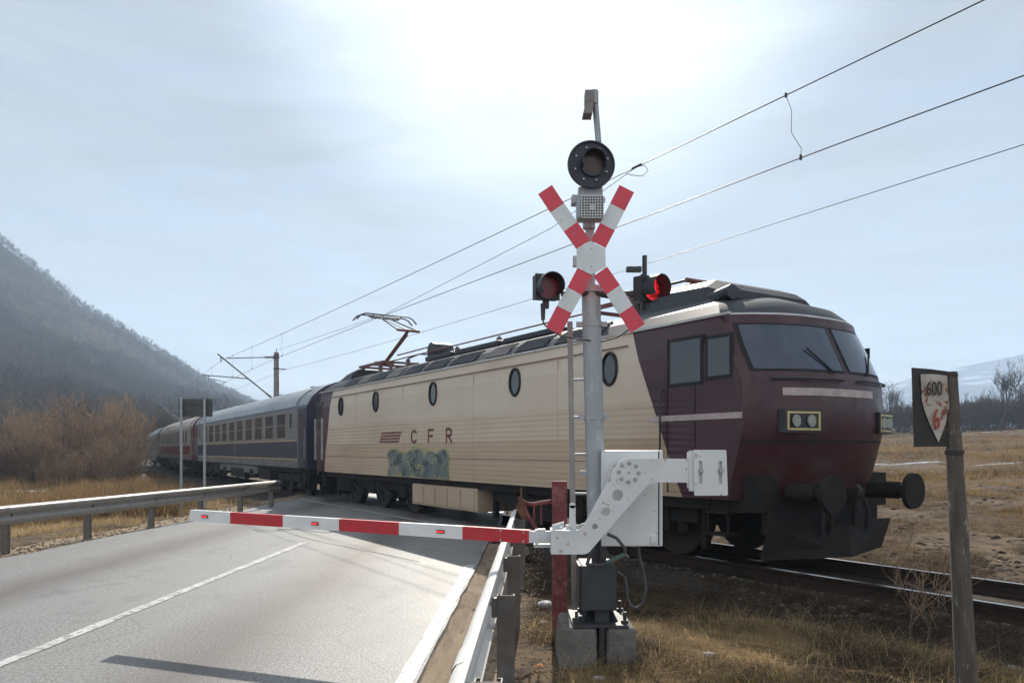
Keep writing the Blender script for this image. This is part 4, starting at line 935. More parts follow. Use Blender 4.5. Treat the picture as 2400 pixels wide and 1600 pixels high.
# ------------------------------------------------------------------ barrier
bo = C2(530,1200,6.1); bo.z = .25
bar = thing('barrier', 'lowered red and white barrier arm with white cabinet and counterweight at the mast foot', 'barrier', bo)
og2 = bo
b = MB()
xa, xb_ = C2(428,0,6.05).x, C2(640,0,6.05).x; za, zb = C2(0,1125,6.05).z, C2(0,848,6.05).z
b.box(xa, 6.04, za, xb_, 6.46, zb, bev=.012); b.box(xa-.02, 6.1, za+.02, xa+.005, 6.4, zb-.01)
b.box(C2(500,0,6.2).x, 6.1, C2(0,1200,6.2).z-.01, C2(585,0,6.2).x, 6.38, za+.01)
b.box(C2(540,0,6.12).x, 6.1, zb-.01, C2(575,0,6.12).x, 6.3, C2(0,690,6.12).z); b.box(C2(545,0,6.1).x,6.07,C2(0,800,6.1).z,C2(590,0,6.1).x,6.12,C2(0,760,6.1).z)
b.build('pedestal', 'pedestal', bar, og2)
cx0, cx1 = C2(545,0,6.12).x, C2(922,0,6.12).x; cz0, cz1 = C2(0,730,6.12).z, C2(0,143,6.12).z
xs_ = C2(893,0,6.1).x
b = MB(); b.box(cx0+.006, 6.115, cz0, cx1, 6.40, cz1, bev=.008); b.build('cabinet', 'white_paint', bar, og2)
b = MB(); b.box(xs_+.001, 6.10, cz0+.01, xs_+.012, 6.1145, cz1-.01); b.build('door_gap', 'black', bar, og2)  # black strip: shade of the gap beside the door put into colour
b = MB(); b.box(cx0, 6.085, cz0+.004, xs_, 6.112, cz1-.003, bev=.006)
p = C2(865,688,6.08); b.box(p.x-.022, 6.06, p.z-.035, p.x+.022, 6.09, p.z+.035, bev=.012); b.build('cabinet_door', 'white_paint', bar, og2)
# bracket plate with real holes
ol = [(238,632),(376,636),(404,633),(426,620),(446,592),(540,418),(640,236),(654,214),(672,201),(700,193),(1108,195),(1108,341),(884,338),(862,341),(842,349),(824,364),(650,560),(480,758),(468,770),(452,777),(430,780),(240,780)]
ZB = 5.86
def plate_holes(name, outl, holes, Z, th_, mat, conv, parent, org_):
    bm = bmesh.new(); loops = [outl]+holes; edges = []
    for lp in loops:
        vs = [bm.verts.new(conv(x,y,Z)) for x, y in lp]
        for i in range(len(vs)): edges.append(bm.edges.new((vs[i], vs[(i+1)%len(vs)])))
    r = bmesh.ops.triangle_fill(bm, use_beauty=True, use_dissolve=False, edges=edges)
    fs = [f for f in bm.faces]
    e = bmesh.ops.extrude_face_region(bm, geom=fs)
    bmesh.ops.translate(bm, vec=(0,th_,0), verts=[v for v in e['geom'] if isinstance(v, bmesh.types.BMVert)])
    bmesh.ops.recalc_face_normals(bm, faces=bm.faces)
    bmesh.ops.translate(bm, vec=-org_, verts=bm.verts)
    me = bpy.data.meshes.new(name); bm.to_mesh(me); bm.free(); me.materials.append(M[mat])
    o = bpy.data.objects.new(name, me); COL.objects.link(o); o.parent = parent; return o
def circ(cx, cy, r, n=24): return [(cx+r*math.cos(2*math.pi*i/n), cy+r*math.sin(2*math.pi*i/n)) for i in range(n)]
brk = plate_holes('arm_bracket', ol, [circ(647,417,35), circ(575,518,27), circ(508,609,18), circ(1074,261,9,12)], ZB, .016, 'white_paint', C2, bar, og2)
b = MB()
for k in range(8):
    a = 2*math.pi*k/8+.05; p = C2(715+60*math.cos(a), 279+58*math.sin(a), ZB); b.cyl(p, p-Vector((0,.012,0)), .011, n=6); b.cyl(p, p-Vector((0,.004,0)), .016, n=14)
p = C2(715,279,ZB); b.cyl(p, p-Vector((0,.006,0)), .009, n=8); b.build('bolt', 'bolt', brk, og2)
b = MB(); p = C2(715,279,ZB); b.cyl(p+Vector((0,.017,0)), p+Vector((0,.24,0)), .07, n=20); b.build('hub', 'pedestal', bar, og2)
# lower channel that holds the arm: back plate, floor and tabs
b = MB()
lx0, lx1 = C2(240,0,5.9).x, C2(400,0,5.9).x; lz = C2(0,632,5.9).z; lz0 = C2(0,778,5.9).z
b.box(lx0, 5.88, lz-.006, lx1, 6.1, lz); b.box(lx0, 6.085, lz0, lx1, 6.1, lz-.006); b.box(lx0, 5.88, lz0, lx1-.03, 6.08, lz0+.008)
def tab(xa, ya, xb2, yb, h, Z0, Z1):
    p = C2(xa,ya,Z0); b.prism([Vector((p.x,Z0,lz)), Vector((p.x+.10,Z1,lz)), Vector((p.x+.10,Z1,lz+h)), Vector((p.x,Z0,lz+.01+h*.6))], (.006,0,0))
tab(245,0,0,0,.05,5.9,6.08); tab(380,0,0,0,.04,5.9,6.08)
for x, r in ((340,.018),(300,.01),(270,.01),(350,.01),(395,.016)):
    p = C2(x,0,5.98); b.cyl((p.x,5.96,lz),(p.x,5.96,lz+r*2.0), r, n=8)
p = C2(370,480,6.05); 
b.box(p.x-.024, 6.04, lz, p.x+.024, 6.052, p.z+.0); b.cyl((p.x,6.04,p.z),(p.x,6.052,p.z), .024, n=20)
b.build('arm_clamp', 'white_paint', bar, og2)
# counterweight
ol2 = [(1114,140),(1306,140),(1313,147),(1322,412),(1316,420),(1124,421),(1118,414)]
def slot(cx, ya, yb, w): return [(cx-w,ya+w),(cx-w*.6,ya+2),(cx,ya),(cx+w*.6,ya+2),(cx+w,ya+w),(cx+w,yb-w),(cx+w*.6,yb-2),(cx,yb),(cx-w*.6,yb-2),(cx-w,yb-w)]
cw = plate_holes('counterweight', ol2, [slot(1155,207,350,11), slot(1276,207,350,11)], 5.82, .02, 'white_paint', C2, bar, og2)
b = MB()
p0, p1 = C2(1082,145,5.86), C2(1300,392,5.86); b.box(p0.x, 5.846, p1.z, p1.x, 5.858, p0.z-.0); b.box(p0.x, 5.88, p1.z+.02, p1.x-.03, 5.92, p0.z-.01)
b.build('backing_plate', 'white_paint', cw, og2)
b = MB()
for x in (1155,1276):
    p = C2(x,267,5.82); b.cyl(p+Vector((0,.03,0)), p-Vector((0,.006,0)), .02, n=16); b.cyl(p-Vector((0,.006,0)), p-Vector((0,.02,0)), .012, n=6)
b.build('bolt', 'bolt', cw, og2)
# the arm
A0 = Q(400+2085/2.4758, 1100+388.5/2.4758, 6.0); A1 = Q(400+125/2.4758, 1100+264/2.4758, 7.3)
AL = (A1-A0).length; ad = (A1-A0).normalized(); an = Vector((ad.y,-ad.x,0)).normalized(); 
if an.y > 0: an = -an
edges_x = [2085,1702,1335,988,663,358,125]; 
def tpar(cx):      # parameter along the arm of a sighted column
    xo = (400+cx/2.4758-1200)/F; return (A0.x-xo*A0.y)/((A0.x-A1.x)-xo*(A0.y-A1.y))
b = MB(); H2 = .052; T2 = .03
prev = 0
for k in range(6):
    t1 = tpar(edges_x[k+1]); p, q = A0+(A1-A0)*prev, A0+(A1-A0)*t1; up = Vector((0,0,H2))
    b.prism([p-up+an*T2, q-up+an*T2, q+up+an*T2, p+up+an*T2], -an*2*T2, k % 2); prev = t1
arm = b.build('arm', ['arm_red','arm_white'], bar, og2)
for cx, cy in ((213,275),(851,320),(1577,364)):
    t = tpar(cx); c = A0+(A1-A0)*t+an*T2; up = Vector((0,0,.013)); h = ad*.035
    b = MB(); b.prism([c-up-h, c-up+h, c+up+h, c+up-h], an*.012, 0)
    for k in range(4):
        cc_ = c+ad*(-.024+.016*k)+an*.012; u2 = Vector((0,0,.005)); h2 = ad*.0058; b.prism([cc_-u2-h2, cc_-u2+h2, cc_+u2+h2, cc_+u2-h2], an*.003, 1)
    b.build('arm_light', ['black','led'], arm, og2)
b = MB()
for cx, dz in ((1925,.036),(2057,.036),(1925,-.036),(2057,-.036)):
    c = A0+(A1-A0)*tpar(cx)+an*T2+Vector((0,0,dz)); b.cyl(c, c+an*.008, .009, n=8)
b.build('bolt', 'bolt', arm, og2)
b = MB(); p = A0-ad*.0; q = Vector((lx0+.05, 5.99, A0.z)); up = Vector((0,0,.045))
b.prism([p-up+an*.024, q-up+an*.024, q+up+an*.024, p+up+an*.024], -an*.048); pp = p.lerp(q,.25); b.prism([pp+Vector((-.012,-.03,-.057)), pp+Vector((.012,-.03,-.057)), pp+Vector((.012,-.03,.057)), pp+Vector((-.012,-.03,.057))], (0,.06,0))
b.box(min(p.x,q.x)+.03, 6.0, A0.z-.085, q.x, 6.06, A0.z-.06); b.box(p.x+.06, 5.98, A0.z+.046, p.x+.12, 6.04, A0.z+.06); b.build('arm_socket', 'white_paint', bar, og2)
b = MB()
b.tube([C2(585,655,5.98), C2(640,680,5.95), C2(690,740,5.95), C2(695,790,5.96), C2(640,810,5.98), C2(560,845,6.0), C2(490,842,6.0), C2(460,845,6.02)], .013)
b.tube([C2(488,750,6.0), C2(475,790,6.0), C2(458,845,6.02)], .013)
b.tube([C2(772,735,6.15), C2(782,800,6.15), C2(808,900,6.15), C2(820,990,6.15), C2(805,1070,6.15), C2(765,1112,6.15), C2(725,1095,6.15), C2(703,1040,6.15), C2(702,980,6.15), C2(690,920,6.15), C2(650,895,6.2)], .014)
b.build('cable', 'cable', bar, og2)
b = MB(); b.tube([C2(580,832,5.975), C2(625,812,5.96), C2(690,782,5.945)], .019); b.tube([C2(692,778,5.945), C2(712,800,5.945)], .012); b.build('cable_wrap', 'tape', bar, og2)

# ------------------------------------------------------------------ red post and broken railing
pz = 7.1; p0 = D_(1285,1448,pz); p1 = D_(1284,1104,pz)
rp = thing('marker_post', 'weathered red steel post with a broken bent railing, standing behind the barrier arm joint', 'post', (p0.x,pz,-.1))
og3 = rp.location.copy()
b = MB(); w = .068; b.box(p0.x-w, pz-.05, -.2, p0.x+w, pz+.05, p1.z, bev=.006); b.build('post', 'red_post', rp, og3)
b = MB(); zr_ = 7.2
b.tube([C2(240,458,zr_), C2(180,465,zr_), C2(130,475,zr_), C2(85,470,zr_+.1), C2(62,452,zr_+.1)], .022)
b.tube([C2(178,470,zr_), C2(180,600,zr_)], .01); b.tube([C2(135,478,zr_), C2(136,610,zr_)], .01); b.tube([C2(65,455,zr_+.1), C2(95,540,zr_), C2(145,618,zr_)], .017)
b.build('railing', 'red_post', rp, og3)
b = MB(); b.prism([C2(52,440,zr_), C2(68,470,zr_), C2(92,585,zr_), C2(48,545,zr_), C2(22,490,zr_)], (0,.01,0)); b.tube([C2(56,372,zr_), C2(58,470,zr_)], .01); b.tube([C2(40,430,zr_), C2(60,470,zr_)], .012); b.build('torn_plate', 'rust', rp, og3)

# ------------------------------------------------------------------ guardrails
WP = [(0,.155),(.025,.152),(.06,.138),(.077,.115),(.081,.085),(.072,.056),(.03,.022),(.018,0),(.03,-.022),(.072,-.056),(.08,-.078),(.072,-.105),(.05,-.135),(.02,-.15),(0,-.155)]
def guard(name, label, path, side, ztop, posts, splices, bm_='galv_beam'):
    o = Vector((path[0][0], path[0][1], 0)); g = thing(name, label, 'guardrail', o, 0, 'steel guardrails beside the road')
    b = MB(); rows = []; nr = []
    pts = [Vector((x,y,0)) for x, y in path]
    for i, p in enumerate(pts):
        d = (pts[min(i+1,len(pts)-1)]-pts[max(i-1,0)]).normalized(); n = Vector((d.y,-d.x,0))*side
        rows.append([p+n*a+Vector((0,0,ztop-.155+z)) for a, z in WP])
    b.grid(rows); beam = b.build('beam', bm_, g, o); sm = beam.modifiers.new('t','SOLIDIFY'); sm.thickness = .006
    def at(t):
        dist = 0
        for i in range(len(pts)-1):
            l = (pts[i+1]-pts[i]).length
            if dist+l >= t: return pts[i].lerp(pts[i+1], (t-dist)/l), (pts[i+1]-pts[i]).normalized()
            dist += l
        return pts[-1], (pts[-1]-pts[-2]).normalized()
    for t in posts:
        p, d = at(t); n = Vector((d.y,-d.x,0))*side; b = MB()
        def bx(a0, a1, c0, c1, z0, z1): b.prism([p+d*a0+n*c0+Vector((0,0,z0)), p+d*a1+n*c0+Vector((0,0,z0)), p+d*a1+n*c1+Vector((0,0,z0)), p+d*a0+n*c1+Vector((0,0,z0))], (0,0,z1-z0))
        zt_ = ztop-.07
        bx(-.03,-.024,-.14,-.02,-.45,zt_); bx(-.024,.035,-.14,-.134,-.45,zt_); bx(-.024,.035,-.026,-.02,-.45,zt_); bx(.029,.035,-.134,-.118,-.45,zt_); bx(.029,.035,-.042,-.026,-.45,zt_)
        b.build('post', 'galv_post', g, o)
        b = MB(); b.prism([p+d*-.03+n*-.018+Vector((0,0,ztop-.22)), p+d*.03+n*-.018+Vector((0,0,ztop-.22)), p+d*.03+n*.016+Vector((0,0,ztop-.22)), p+d*-.03+n*.016+Vector((0,0,ztop-.22))], (0,0,.13)); c = p+n*.02+Vector((0,0,ztop-.155)); b.cyl(c, c+n*.022, .02, n=8); b.build('spacer', 'galv_post', g, o)
    for t in splices:
        p, d = at(t); n = Vector((d.y,-d.x,0))*side; b = MB()
        rows = [[p+d*dd+n*(a+.006)+Vector((0,0,ztop-.155+z)) for a, z in WP] for dd in (-.16,.16)]
        b.grid(rows)
        for dd in (-.1,.1):
            for z in (.1,.052,-.052,-.1):
                c = p+d*dd+n*.055+Vector((0,0,ztop-.155+z)); b.cyl(c, c+n*.025, .013, n=8)
        b.build('splice', bm_, g, o)
    return g
guard('guardrail', 'guardrail beside the mast on the right edge of the road, seen end on', [tuple(rd(-.28,t)[:2]) for t in (1.2,2.2,3.3,5.3,7.3,9.3,11.0,12.0)], -1, .685, [.3,2.1,4.05,6.0,7.9,9.8], [2.3,6.3], 'galv_sunlit')
gp = [(-8.9,3.6),(-8.43,7.6),(-7.93,11.9),(-7.34,17),(-6.75,22.2)]
guard('guardrail', 'long guardrail along the left edge of the road in front of the shrubs', gp, 1, .74, [.6,2.6,4.6,6.6,8.55,10.5,12.5,14.5,16.5,18.4], [4.4,8.6,12.7,16.6])

# ------------------------------------------------------------------ signs
zs = 20.3
sx0, sx1 = Q(418.5,0,zs).x, Q(497.5,0,zs).x; st, sb = Q(0,934,zs).z, Q(0,976,zs).z
rs = thing('road_sign', 'dark blank back of a wide sign on two thin posts behind the guardrail', 'road sign', ((sx0+sx1)/2, zs, -.3))
o4 = rs.location.copy()
b = MB(); b.box(sx0, zs, sb, sx1, zs+.03, st, bev=.01); b.box(sx0+.02,zs-.02,sb+.12,sx1-.02,zs-.001,sb+.15); b.box(sx0+.02,zs-.02,st-.15,sx1-.02,zs-.001,st-.12); b.build('panel', 'sign_back', rs, o4)
for fx in (427, 481.5):
    x = Q(fx,0,zs).x; b = MB(); b.cyl((x,zs-.055,-.6),(x,zs-.055,st+.04 if fx < 450 else st-.02), .034, n=14); b.cyl((x,zs-.055,sb+.13),(x,zs-.055,sb+.16), .045, n=14); b.build('post', 'galv', rs, o4)
# board with 600 / 6
zq = 4.55
pb0 = Q(2268,1640,zq+.05); top = Q(2226,874,zq+.05)
ks = thing('railway_board', 'rusty black board lettered 600 and 6 on an old leaning grey post', 'sign', (pb0.x, zq+.05, -.2))
o5 = ks.location.copy()
b = MB(); n_ = 20; rows = []
bot_ = pb0+(pb0-top)*.08; r0, r1 = .064, .04
for k in range(25):
    c = bot_.lerp(top, k/24); r = r0+(r1-r0)*k/24
    rows.append([c+Vector((math.cos(a)*r*(1+.04*math.sin(3*a+k*.2)), math.sin(a)*r, 0)) for a in [2*math.pi*j/n_ for j in range(n_+1)]])
b.grid(rows); b.add(rows[-1], [list(range(n_))]); post = b.build('post', 'old_wood', ks, o5)
b = MB(); c = bot_.lerp(top,.775); b.cyl(c-Vector((0,0,.012)), c+Vector((0,0,.012)), .053, n=20); c = top; b.cyl(c-Vector((0,0,.02)), c+Vector((0,0,.006)), .046,.04, n=20); b.build('strap', 'plate_black', ks, o5)
def C7(x, y, Z): return Q(1950+x/1.96, 800+y/1.96, Z)
b = MB(); pl = [(367,120),(450,126),(532,137),(538,300),(552,482),(378,484)]
pp = [C7(x,y,zq-.02+(.05*(x-367)/180)) for x, y in pl]; b.prism(pp, (0,.006,0)); bd = b.build('board', 'plate_black', ks, o5)
b = MB(); sh = [(408,150),(470,150),(529,157),(538,300),(520,385),(490,462),(448,375),(424,310),(414,270)]
b.prism([C7(x,y,zq-.03+(.05*(x-367)/180)) for x, y in sh], (0,.005,0)); b.build('shield', 'plate_white', bd, o5)
ang = math.atan2(.05, (C7(547,0,zq).x-C7(367,0,zq).x))
def face_m(p): return Matrix.Translation(p-o5) @ Matrix.Rotation(ang,4,'Z') @ Matrix.Rotation(R(-2.0),4,'Y') @ Matrix.Rotation(R(90),4,'X') @ Matrix.Diagonal((.62,1,1,1))
text('lettering', '600', .118, 'text_black', bd, face_m(C7(434,247,zq-.045+.018)), .002)
text('lettering', '6', .17, 'text_red', bd, face_m(C7(464,400,zq-.045+.027)), .002)
# small kilometre stone far left
z9 = 46; c = Q(337,1108,z9)
t_ = MB(); t_.box(-.1,-.08,-.1,.1,.08,.62,bev=.03); ms_ = t_.build('marker_stone', 'sign_white'); ms_.location = (c.x, z9, float(gz(c.x,z9))); tag(ms_, 'small pale marker stone beside the track near the tail of the train', 'marker stone')

# ------------------------------------------------------------------ terrain: hills
rid = [(-260,470),(-60,512),(0,552),(90,622),(184,700),(306,772),(400,832),(459,870),(530,906),(582,932),(640,962),(720,1000)]
RZ = [540,570,590,620,650,690,730,755,790,820,860,900]
TREE_H = 8.5
ridge = [Q(x,y,Z)-Vector((0,0,TREE_H*.42)) for (x,y), Z in zip(rid, RZ)]
def hill_pt(u, v):          # u along the ridge 0..1, v 0 foot .. 1 ridge .. 1.35 behind
    k = u*(len(ridge)-1); i = min(int(k), len(ridge)-2); r = ridge[i].lerp(ridge[i+1], k-i)
    foot = Vector((-150+u*75, 95+u*75, -1.0))
    if v <= 1:
        p = foot.lerp(r, v); p.z = foot.z+(r.z-foot.z)*(v**1.12)
    else:
        p = r+Vector((r.x-foot.x, r.y-foot.y, 0))*(v-1); p.z = r.z-(v-1)*r.z*1.5
    wv = min(1, v*3)*(1-sstep(v, .8, 1.0)*.85)
    p.z += wv*(16*float(vnoise(p.x,p.y,70,11))+6*float(vnoise(p.x,p.y,24,12))); return p
rows = [[hill_pt(i/70, j/40*1.4) for i in range(71)] for j in range(41)]
b = MB(); b.grid(rows); tag(b.build('hill', 'hill'), kind='structure')
# far pale hills on the right
b = MB(); rows = []
prof_ = [(1500,1030),(1700,985),(1900,960),(2050,914),(2130,888),(2250,860),(2400,830),(2600,800),(2900,830),(3300,900)]
for j in range(14):
    v = j/13; row = []
    for k in range(60):
        q = k/59*(len(prof_)-1); i = min(int(q), len(prof_)-2); fx = prof_[i][0]+(prof_[i+1][0]-prof_[i][0])*(q-i); fy = prof_[i][1]+(prof_[i+1][1]-prof_[i][1])*(q-i)
        p = Q(fx, fy, 2000); p.y = 1100+900*v; p.x *= (.55+.45*v); p.z = 4+(p.z-4)*v**1.3+12*float(vnoise(p.x,p.y,190,21))*min(1,3*v)*(1-v); row.append(p)
    rows.append(row)
b.grid(rows); tag(b.build('far_hills', 'far_hill'), kind='structure')

# ------------------------------------------------------------------ trees and shrubs
def branchy(seed, stems, h, spread, levels, kids, r0, rmin, droop=0.0, segs=3, up=.5):
    """bare plant: returns list of segments (p0,p1,r0,r1,level)"""
    r = random.Random(seed); S = []
    def grow(p, d, ln, rad, lev):
        q = Vector(p); dd = Vector(d); n = segs if lev < levels else 2; pts = [q.copy()]
        for k in range(n):
            dd = (dd+Vector((r.gauss(0,.16),r.gauss(0,.16),r.gauss(0,.1)+.10*up-droop*lev*.05))).normalized()
            q2 = q+dd*(ln/n); ra = max(rmin, rad*(1-.55*k/n)); rb = max(rmin*.6, rad*(1-.55*(k+1)/n)); S.append((q.copy(), q2.copy(), ra, rb, lev)); q = q2; pts.append(q.copy())
        if lev >= levels: return
        for c in range(kids[lev]):
            t = r.uniform(.3,1.0) if c else 1.0
            k = min(int(t*n), n-1); f = t*n-k; bp = pts[k].lerp(pts[k+1], min(1,f))
            side = Vector((r.gauss(0,1),r.gauss(0,1),r.gauss(.25,.5))).normalized(); nd = (dd*r.uniform(.5,.9)+side*r.uniform(.45,.85)+Vector((0,0,.15*up))).normalized()
            grow(bp, nd, ln*r.uniform(.45,.72), max(rmin, rad*.5), lev+1)
    for s in range(stems):
        a = r.uniform(0,6.28); tl = r.uniform(0,spread); d = Vector((math.cos(a)*tl, math.sin(a)*tl, 1)).normalized()
        o = Vector((math.cos(a),math.sin(a),0))*r.uniform(0,.25*spread) if stems > 1 else Vector((0,0,0))
        grow(o, d, h*r.uniform(.4,.6), r0*r.uniform(.7,1.1), 0)
    return S
def seg_mesh(S, n=3):
    P0 = np.array([s[0][:] for s in S]); P1 = np.array([s[1][:] for s in S]); r0 = np.array([s[2] for s in S]); r1 = np.array([s[3] for s in S])
    d = P1-P0; d /= np.linalg.norm(d,axis=1)[:,None]+1e-9
    ref = np.where(np.abs(d[:,2:3]) > .9, np.array([[1.,0,0]]), np.array([[0,0,1.]])); a = np.cross(d, ref); a /= np.linalg.norm(a,axis=1)[:,None]; b_ = np.cross(d, a)
    V = []
    for P, rr in ((P0,r0),(P1,r1)):
        for k in range(n):
            t = 2*math.pi*k/n; V.append(P+(a*math.cos(t)+b_*math.sin(t))*rr[:,None])
    V = np.stack(V, 1).reshape(-1,3); m = len(S); base = (np.arange(m)*2*n)[:,None]
    Fs = [np.concatenate([base+k, base+(k+1)%n, base+n+(k+1)%n, base+n+k], 1) for k in range(n)]
    return V, np.stack(Fs,1).reshape(-1,4)
def multi(V, Fq, xf_):      # instance one small mesh many times: xf_ rows x,y,z,scale,rot,zscale
    c = np.cos(xf_[:,4]); s = np.sin(xf_[:,4]); X = V[None,:,0]*c[:,None]-V[None,:,1]*s[:,None]; Y = V[None,:,0]*s[:,None]+V[None,:,1]*c[:,None]
    W = np.stack([X*xf_[:,3:4]+xf_[:,0:1], Y*xf_[:,3:4]+xf_[:,1:2], V[None,:,2]*xf_[:,3:4]*xf_[:,5:6]+xf_[:,2:3]], -1)
    n = len(V); return W.reshape(-1,3), (Fq[None]+(np.arange(len(xf_))*n)[:,None,None]).reshape(-1, Fq.shape[1])
def plant_set(variants, mats_):
    out_ = []
    for S in variants:
        tr = [s for s in S if s[4] == 0]; cw_ = [s for s in S if s[4] > 0]
        o1 = fast('trunk', *seg_mesh(tr, 6), mats_[0]); o2 = fast('crown', *seg_mesh(cw_, 3), mats_[1])
        COL.objects.unlink(o1); COL.objects.unlink(o2); out_.append((o1.data, o2.data))
    return out_
def place_plant(name, meshes, loc, scale, rot, label, cat, group, part=('trunk','crown'), zs=1.0):
    t = thing(name, label, cat, loc, rot, group); t.scale = (scale, scale, scale*zs)
    for nm, me in zip(part, meshes):
        o = bpy.data.objects.new(nm, me); COL.objects.link(o); o.parent = t
    return t
# forest covering the hill (one mass)
VV, FF = [], []; off = 0
def seg_flat(S):          # one slim face per twig, enough for woodland hundreds of metres off
    r_ = np.random.default_rng(1); P0 = np.array([s[0][:] for s in S]); P1 = np.array([s[1][:] for s in S]); w0 = np.array([s[2] for s in S])[:,None]; w1 = np.array([s[3] for s in S])[:,None]
    d = P1-P0; d /= np.linalg.norm(d,axis=1)[:,None]+1e-9; a = np.cross(d, r_.normal(size=d.shape)); a /= np.linalg.norm(a,axis=1)[:,None]
    return np.stack([P0-a*w0, P0+a*w0, P1+a*w1, P1-a*w1], 1).reshape(-1,3), np.arange(len(S)*4).reshape(-1,4)
fv = [seg_flat(branchy(100+i, 1, TREE_H*1.15, .25, 3, [5,5,4], .15, .045, up=.75, segs=2)) for i in range(5)]
NT = 8500; per = NT//5; rr = np.random.default_rng(4)
for vi in range(5):
    X = []
    for k in range(per):
        u = .1+.9*rr.random(); v = rr.random()**1.25*1.02 if k % 5 else rr.uniform(.86,1.03)
        p = hill_pt(u, v); sc_ = rr.uniform(.75,1.3)*(1-.42*min(1,v)**2); X.append((p.x, p.y, p.z-.4, sc_, rr.uniform(0,6.28), rr.uniform(.9,1.15)))
    a_, f_ = multi(*fv[vi], np.array(X)); VV.append(a_); FF.append(f_+off); off += len(a_)
fo = fast('forest', np.concatenate(VV), np.concatenate(FF), 'forest'); tag(fo, 'bare grey brown woodland covering the hillside', 'forest', None, 'stuff')
# reddish shrubs at the left
sv = plant_set([branchy(200+i, 13, 4.9, .5, 3, [5,5,4], .04, .0085, up=1.0, segs=3) for i in range(5)], ('bark','twig'))
spots = [(-33,47,1.0),(-30.5,44,.8),(-28,46,1.05),(-25.5,49,1.0),(-23.2,47.5,.95),(-27,54,1.2),(-31,55,1.25),(-36,53,1.2),(-24,56,1.15),(-22.3,52,.8),(-34.5,60,1.35),(-29,62,1.35),(-25.5,63,1.2),(-38,62,1.4),(-21.6,45,.55),(-41,58,1.3),(-27.5,58,1.2),(-33,66,1.4)]
spots += [(-31.4,48.6,.9),(-34.3,52.4,1.1),(-28.3,45.5,.8),(-29.8,47.8,1.0),(-33.2,52.8,1.1),(-35.5,49.5,1.15),(-26.8,50.5,1.1),(-29.6,50.5,1.1),(-32.2,51.5,1.2),(-23.6,60,1.2),(-39,55,1.25),(-24.6,52.8,1.05),(-22.6,49.6,.8),(-30.6,69,1.5),(-26.5,68,1.4),(-37,68,1.5),(-21.9,56.5,.75)]
SL = ['reddish brown bare shrub at the far left edge, full and rounded','low spreading bare shrub in front of the left thicket','dense rust brown bare shrub, front row of the thicket','tall bare shrub with many dark stems in mid thicket','bare shrub nearest the tail of the train, front row','second-row bare shrub rising behind the rust brown one','second-row tall bare shrub towards the left edge','tall bare shrub partly cut by the left frame edge','second-row bare shrub just left of the last coach','slim bare shrub close beside the last coach','third-row high bare shrub at left','third-row high bare shrub in the centre of the thicket','third-row bare shrub behind the last coach side','rear bare shrub at the left edge','knee-high bare shrub beside the marker stone','rear shrub against the dark hill foot at left','mid-depth shrub filling the thicket centre','rearmost tall shrub against the hill foot']
SL += ['bare shrub cut in half by the left frame edge, front row','tall bare shrub cut by the left frame edge, second row','knee-high spreading shrub at the left frame edge, nearest of the thicket','round bare shrub just inside the left frame edge','bare shrub in the second row just inside the left frame edge','wide bare shrub second from the left edge, front row','tangled bare shrub right behind the front row centre','upright bare shrub between the two front row clumps','broad bare shrub left of the thicket centre, second row','bare shrub whose tip meets the last coach roofline','bare shrub rising at the left frame edge, mid depth','narrow bare shrub third from the train, second row','low bare shrub nearest the marker stone side of the thicket','rear high shrub below the grey hill foot trees','rear shrub left of the far small catenary mast','rear shrub high at the far left of the thicket','small bare shrub touching the flank of the last coach']
for i, (x, y, s_) in enumerate(spots):
    if (x+1.5*s_)/y > -.478: x = -.478*y-1.5*s_
    place_plant('bare_shrub', sv[i%5], (x,y,float(gz(x,y))-.05), s_*random.uniform(.66,.98), random.uniform(0,6.28), SL[i], 'shrub', 'bare shrubs left of the railway', ('stems','twigs'), random.uniform(.85,1.1))
UX = []
r9 = np.random.default_rng(15)
for k in range(230):
    y = r9.uniform(44,62); x = r9.uniform(-.75,-.505)*y; UX.append((x,y,float(gz(x,y))-.05,r9.uniform(.35,.95),r9.uniform(0,6.28),r9.uniform(.8,1.3)))
a_, f_ = multi(*seg_mesh(branchy(420, 9, 3.2, .55, 3, [4,4,3], .02, .008, up=.9), 3), np.array(UX)); tag(fast('undergrowth', a_, f_, 'twig'), 'thin brushwood filling the gaps of the left thicket', 'brushwood', None, 'stuff')
# bare trees between thicket and hill
gt = plant_set([branchy(300+i, 1, 9.0, .12, 4, [9,6,4,3], .17, .017, up=.7, segs=4) for i in range(4)], ('bark','twig_grey'))
tl = [(-44,92,1.0,'grey bare tree at the hill foot above the left shrubs'),(-50,86,.95,'grey bare tree rising at the far left behind the shrubs'),(-38.5,96,.95,'grey bare tree behind the far small catenary mast'),(-56,98,1.1,'taller grey bare tree against the dark hill foot'),(-46,104,1.05,'grey bare tree behind the thicket centre'),(-62,104,1.15,'grey bare tree by the left frame edge'),(-40.5,110,1.0,'slender grey bare tree left of the wide sign back'),(-51,112,1.1,'grey bare tree half hidden in the wood edge')]
for i, (x, y, s_, lb) in enumerate(tl):
    place_plant('bare_tree', gt[i%4], (x,y,float(gz(x,y))-.1), s_, random.uniform(0,6.28), lb, 'tree', 'bare trees at the hill foot')
tr_ = [(2030,112,1.1,'bare round tree right of the locomotive front'),(2085,120,1.0,'bare tree between the locomotive and the rusty board'),(1985,122,1.0,'bare tree half hidden by the locomotive nose'),(2150,126,1.05,'bare tree behind the rusty board'),(2275,124,.85,'bare tree just right of the board post'),(2345,112,1.3,'tallest bare tree near the right edge'),(2395,120,1.1,'bare tree cut by the right frame edge'),(2300,128,.9,'smaller bare tree behind the tallest one at right'),(2200,130,.9,'bare tree hidden low behind the board post'),(2440,116,1.1,'bare tree just beyond the right edge')]
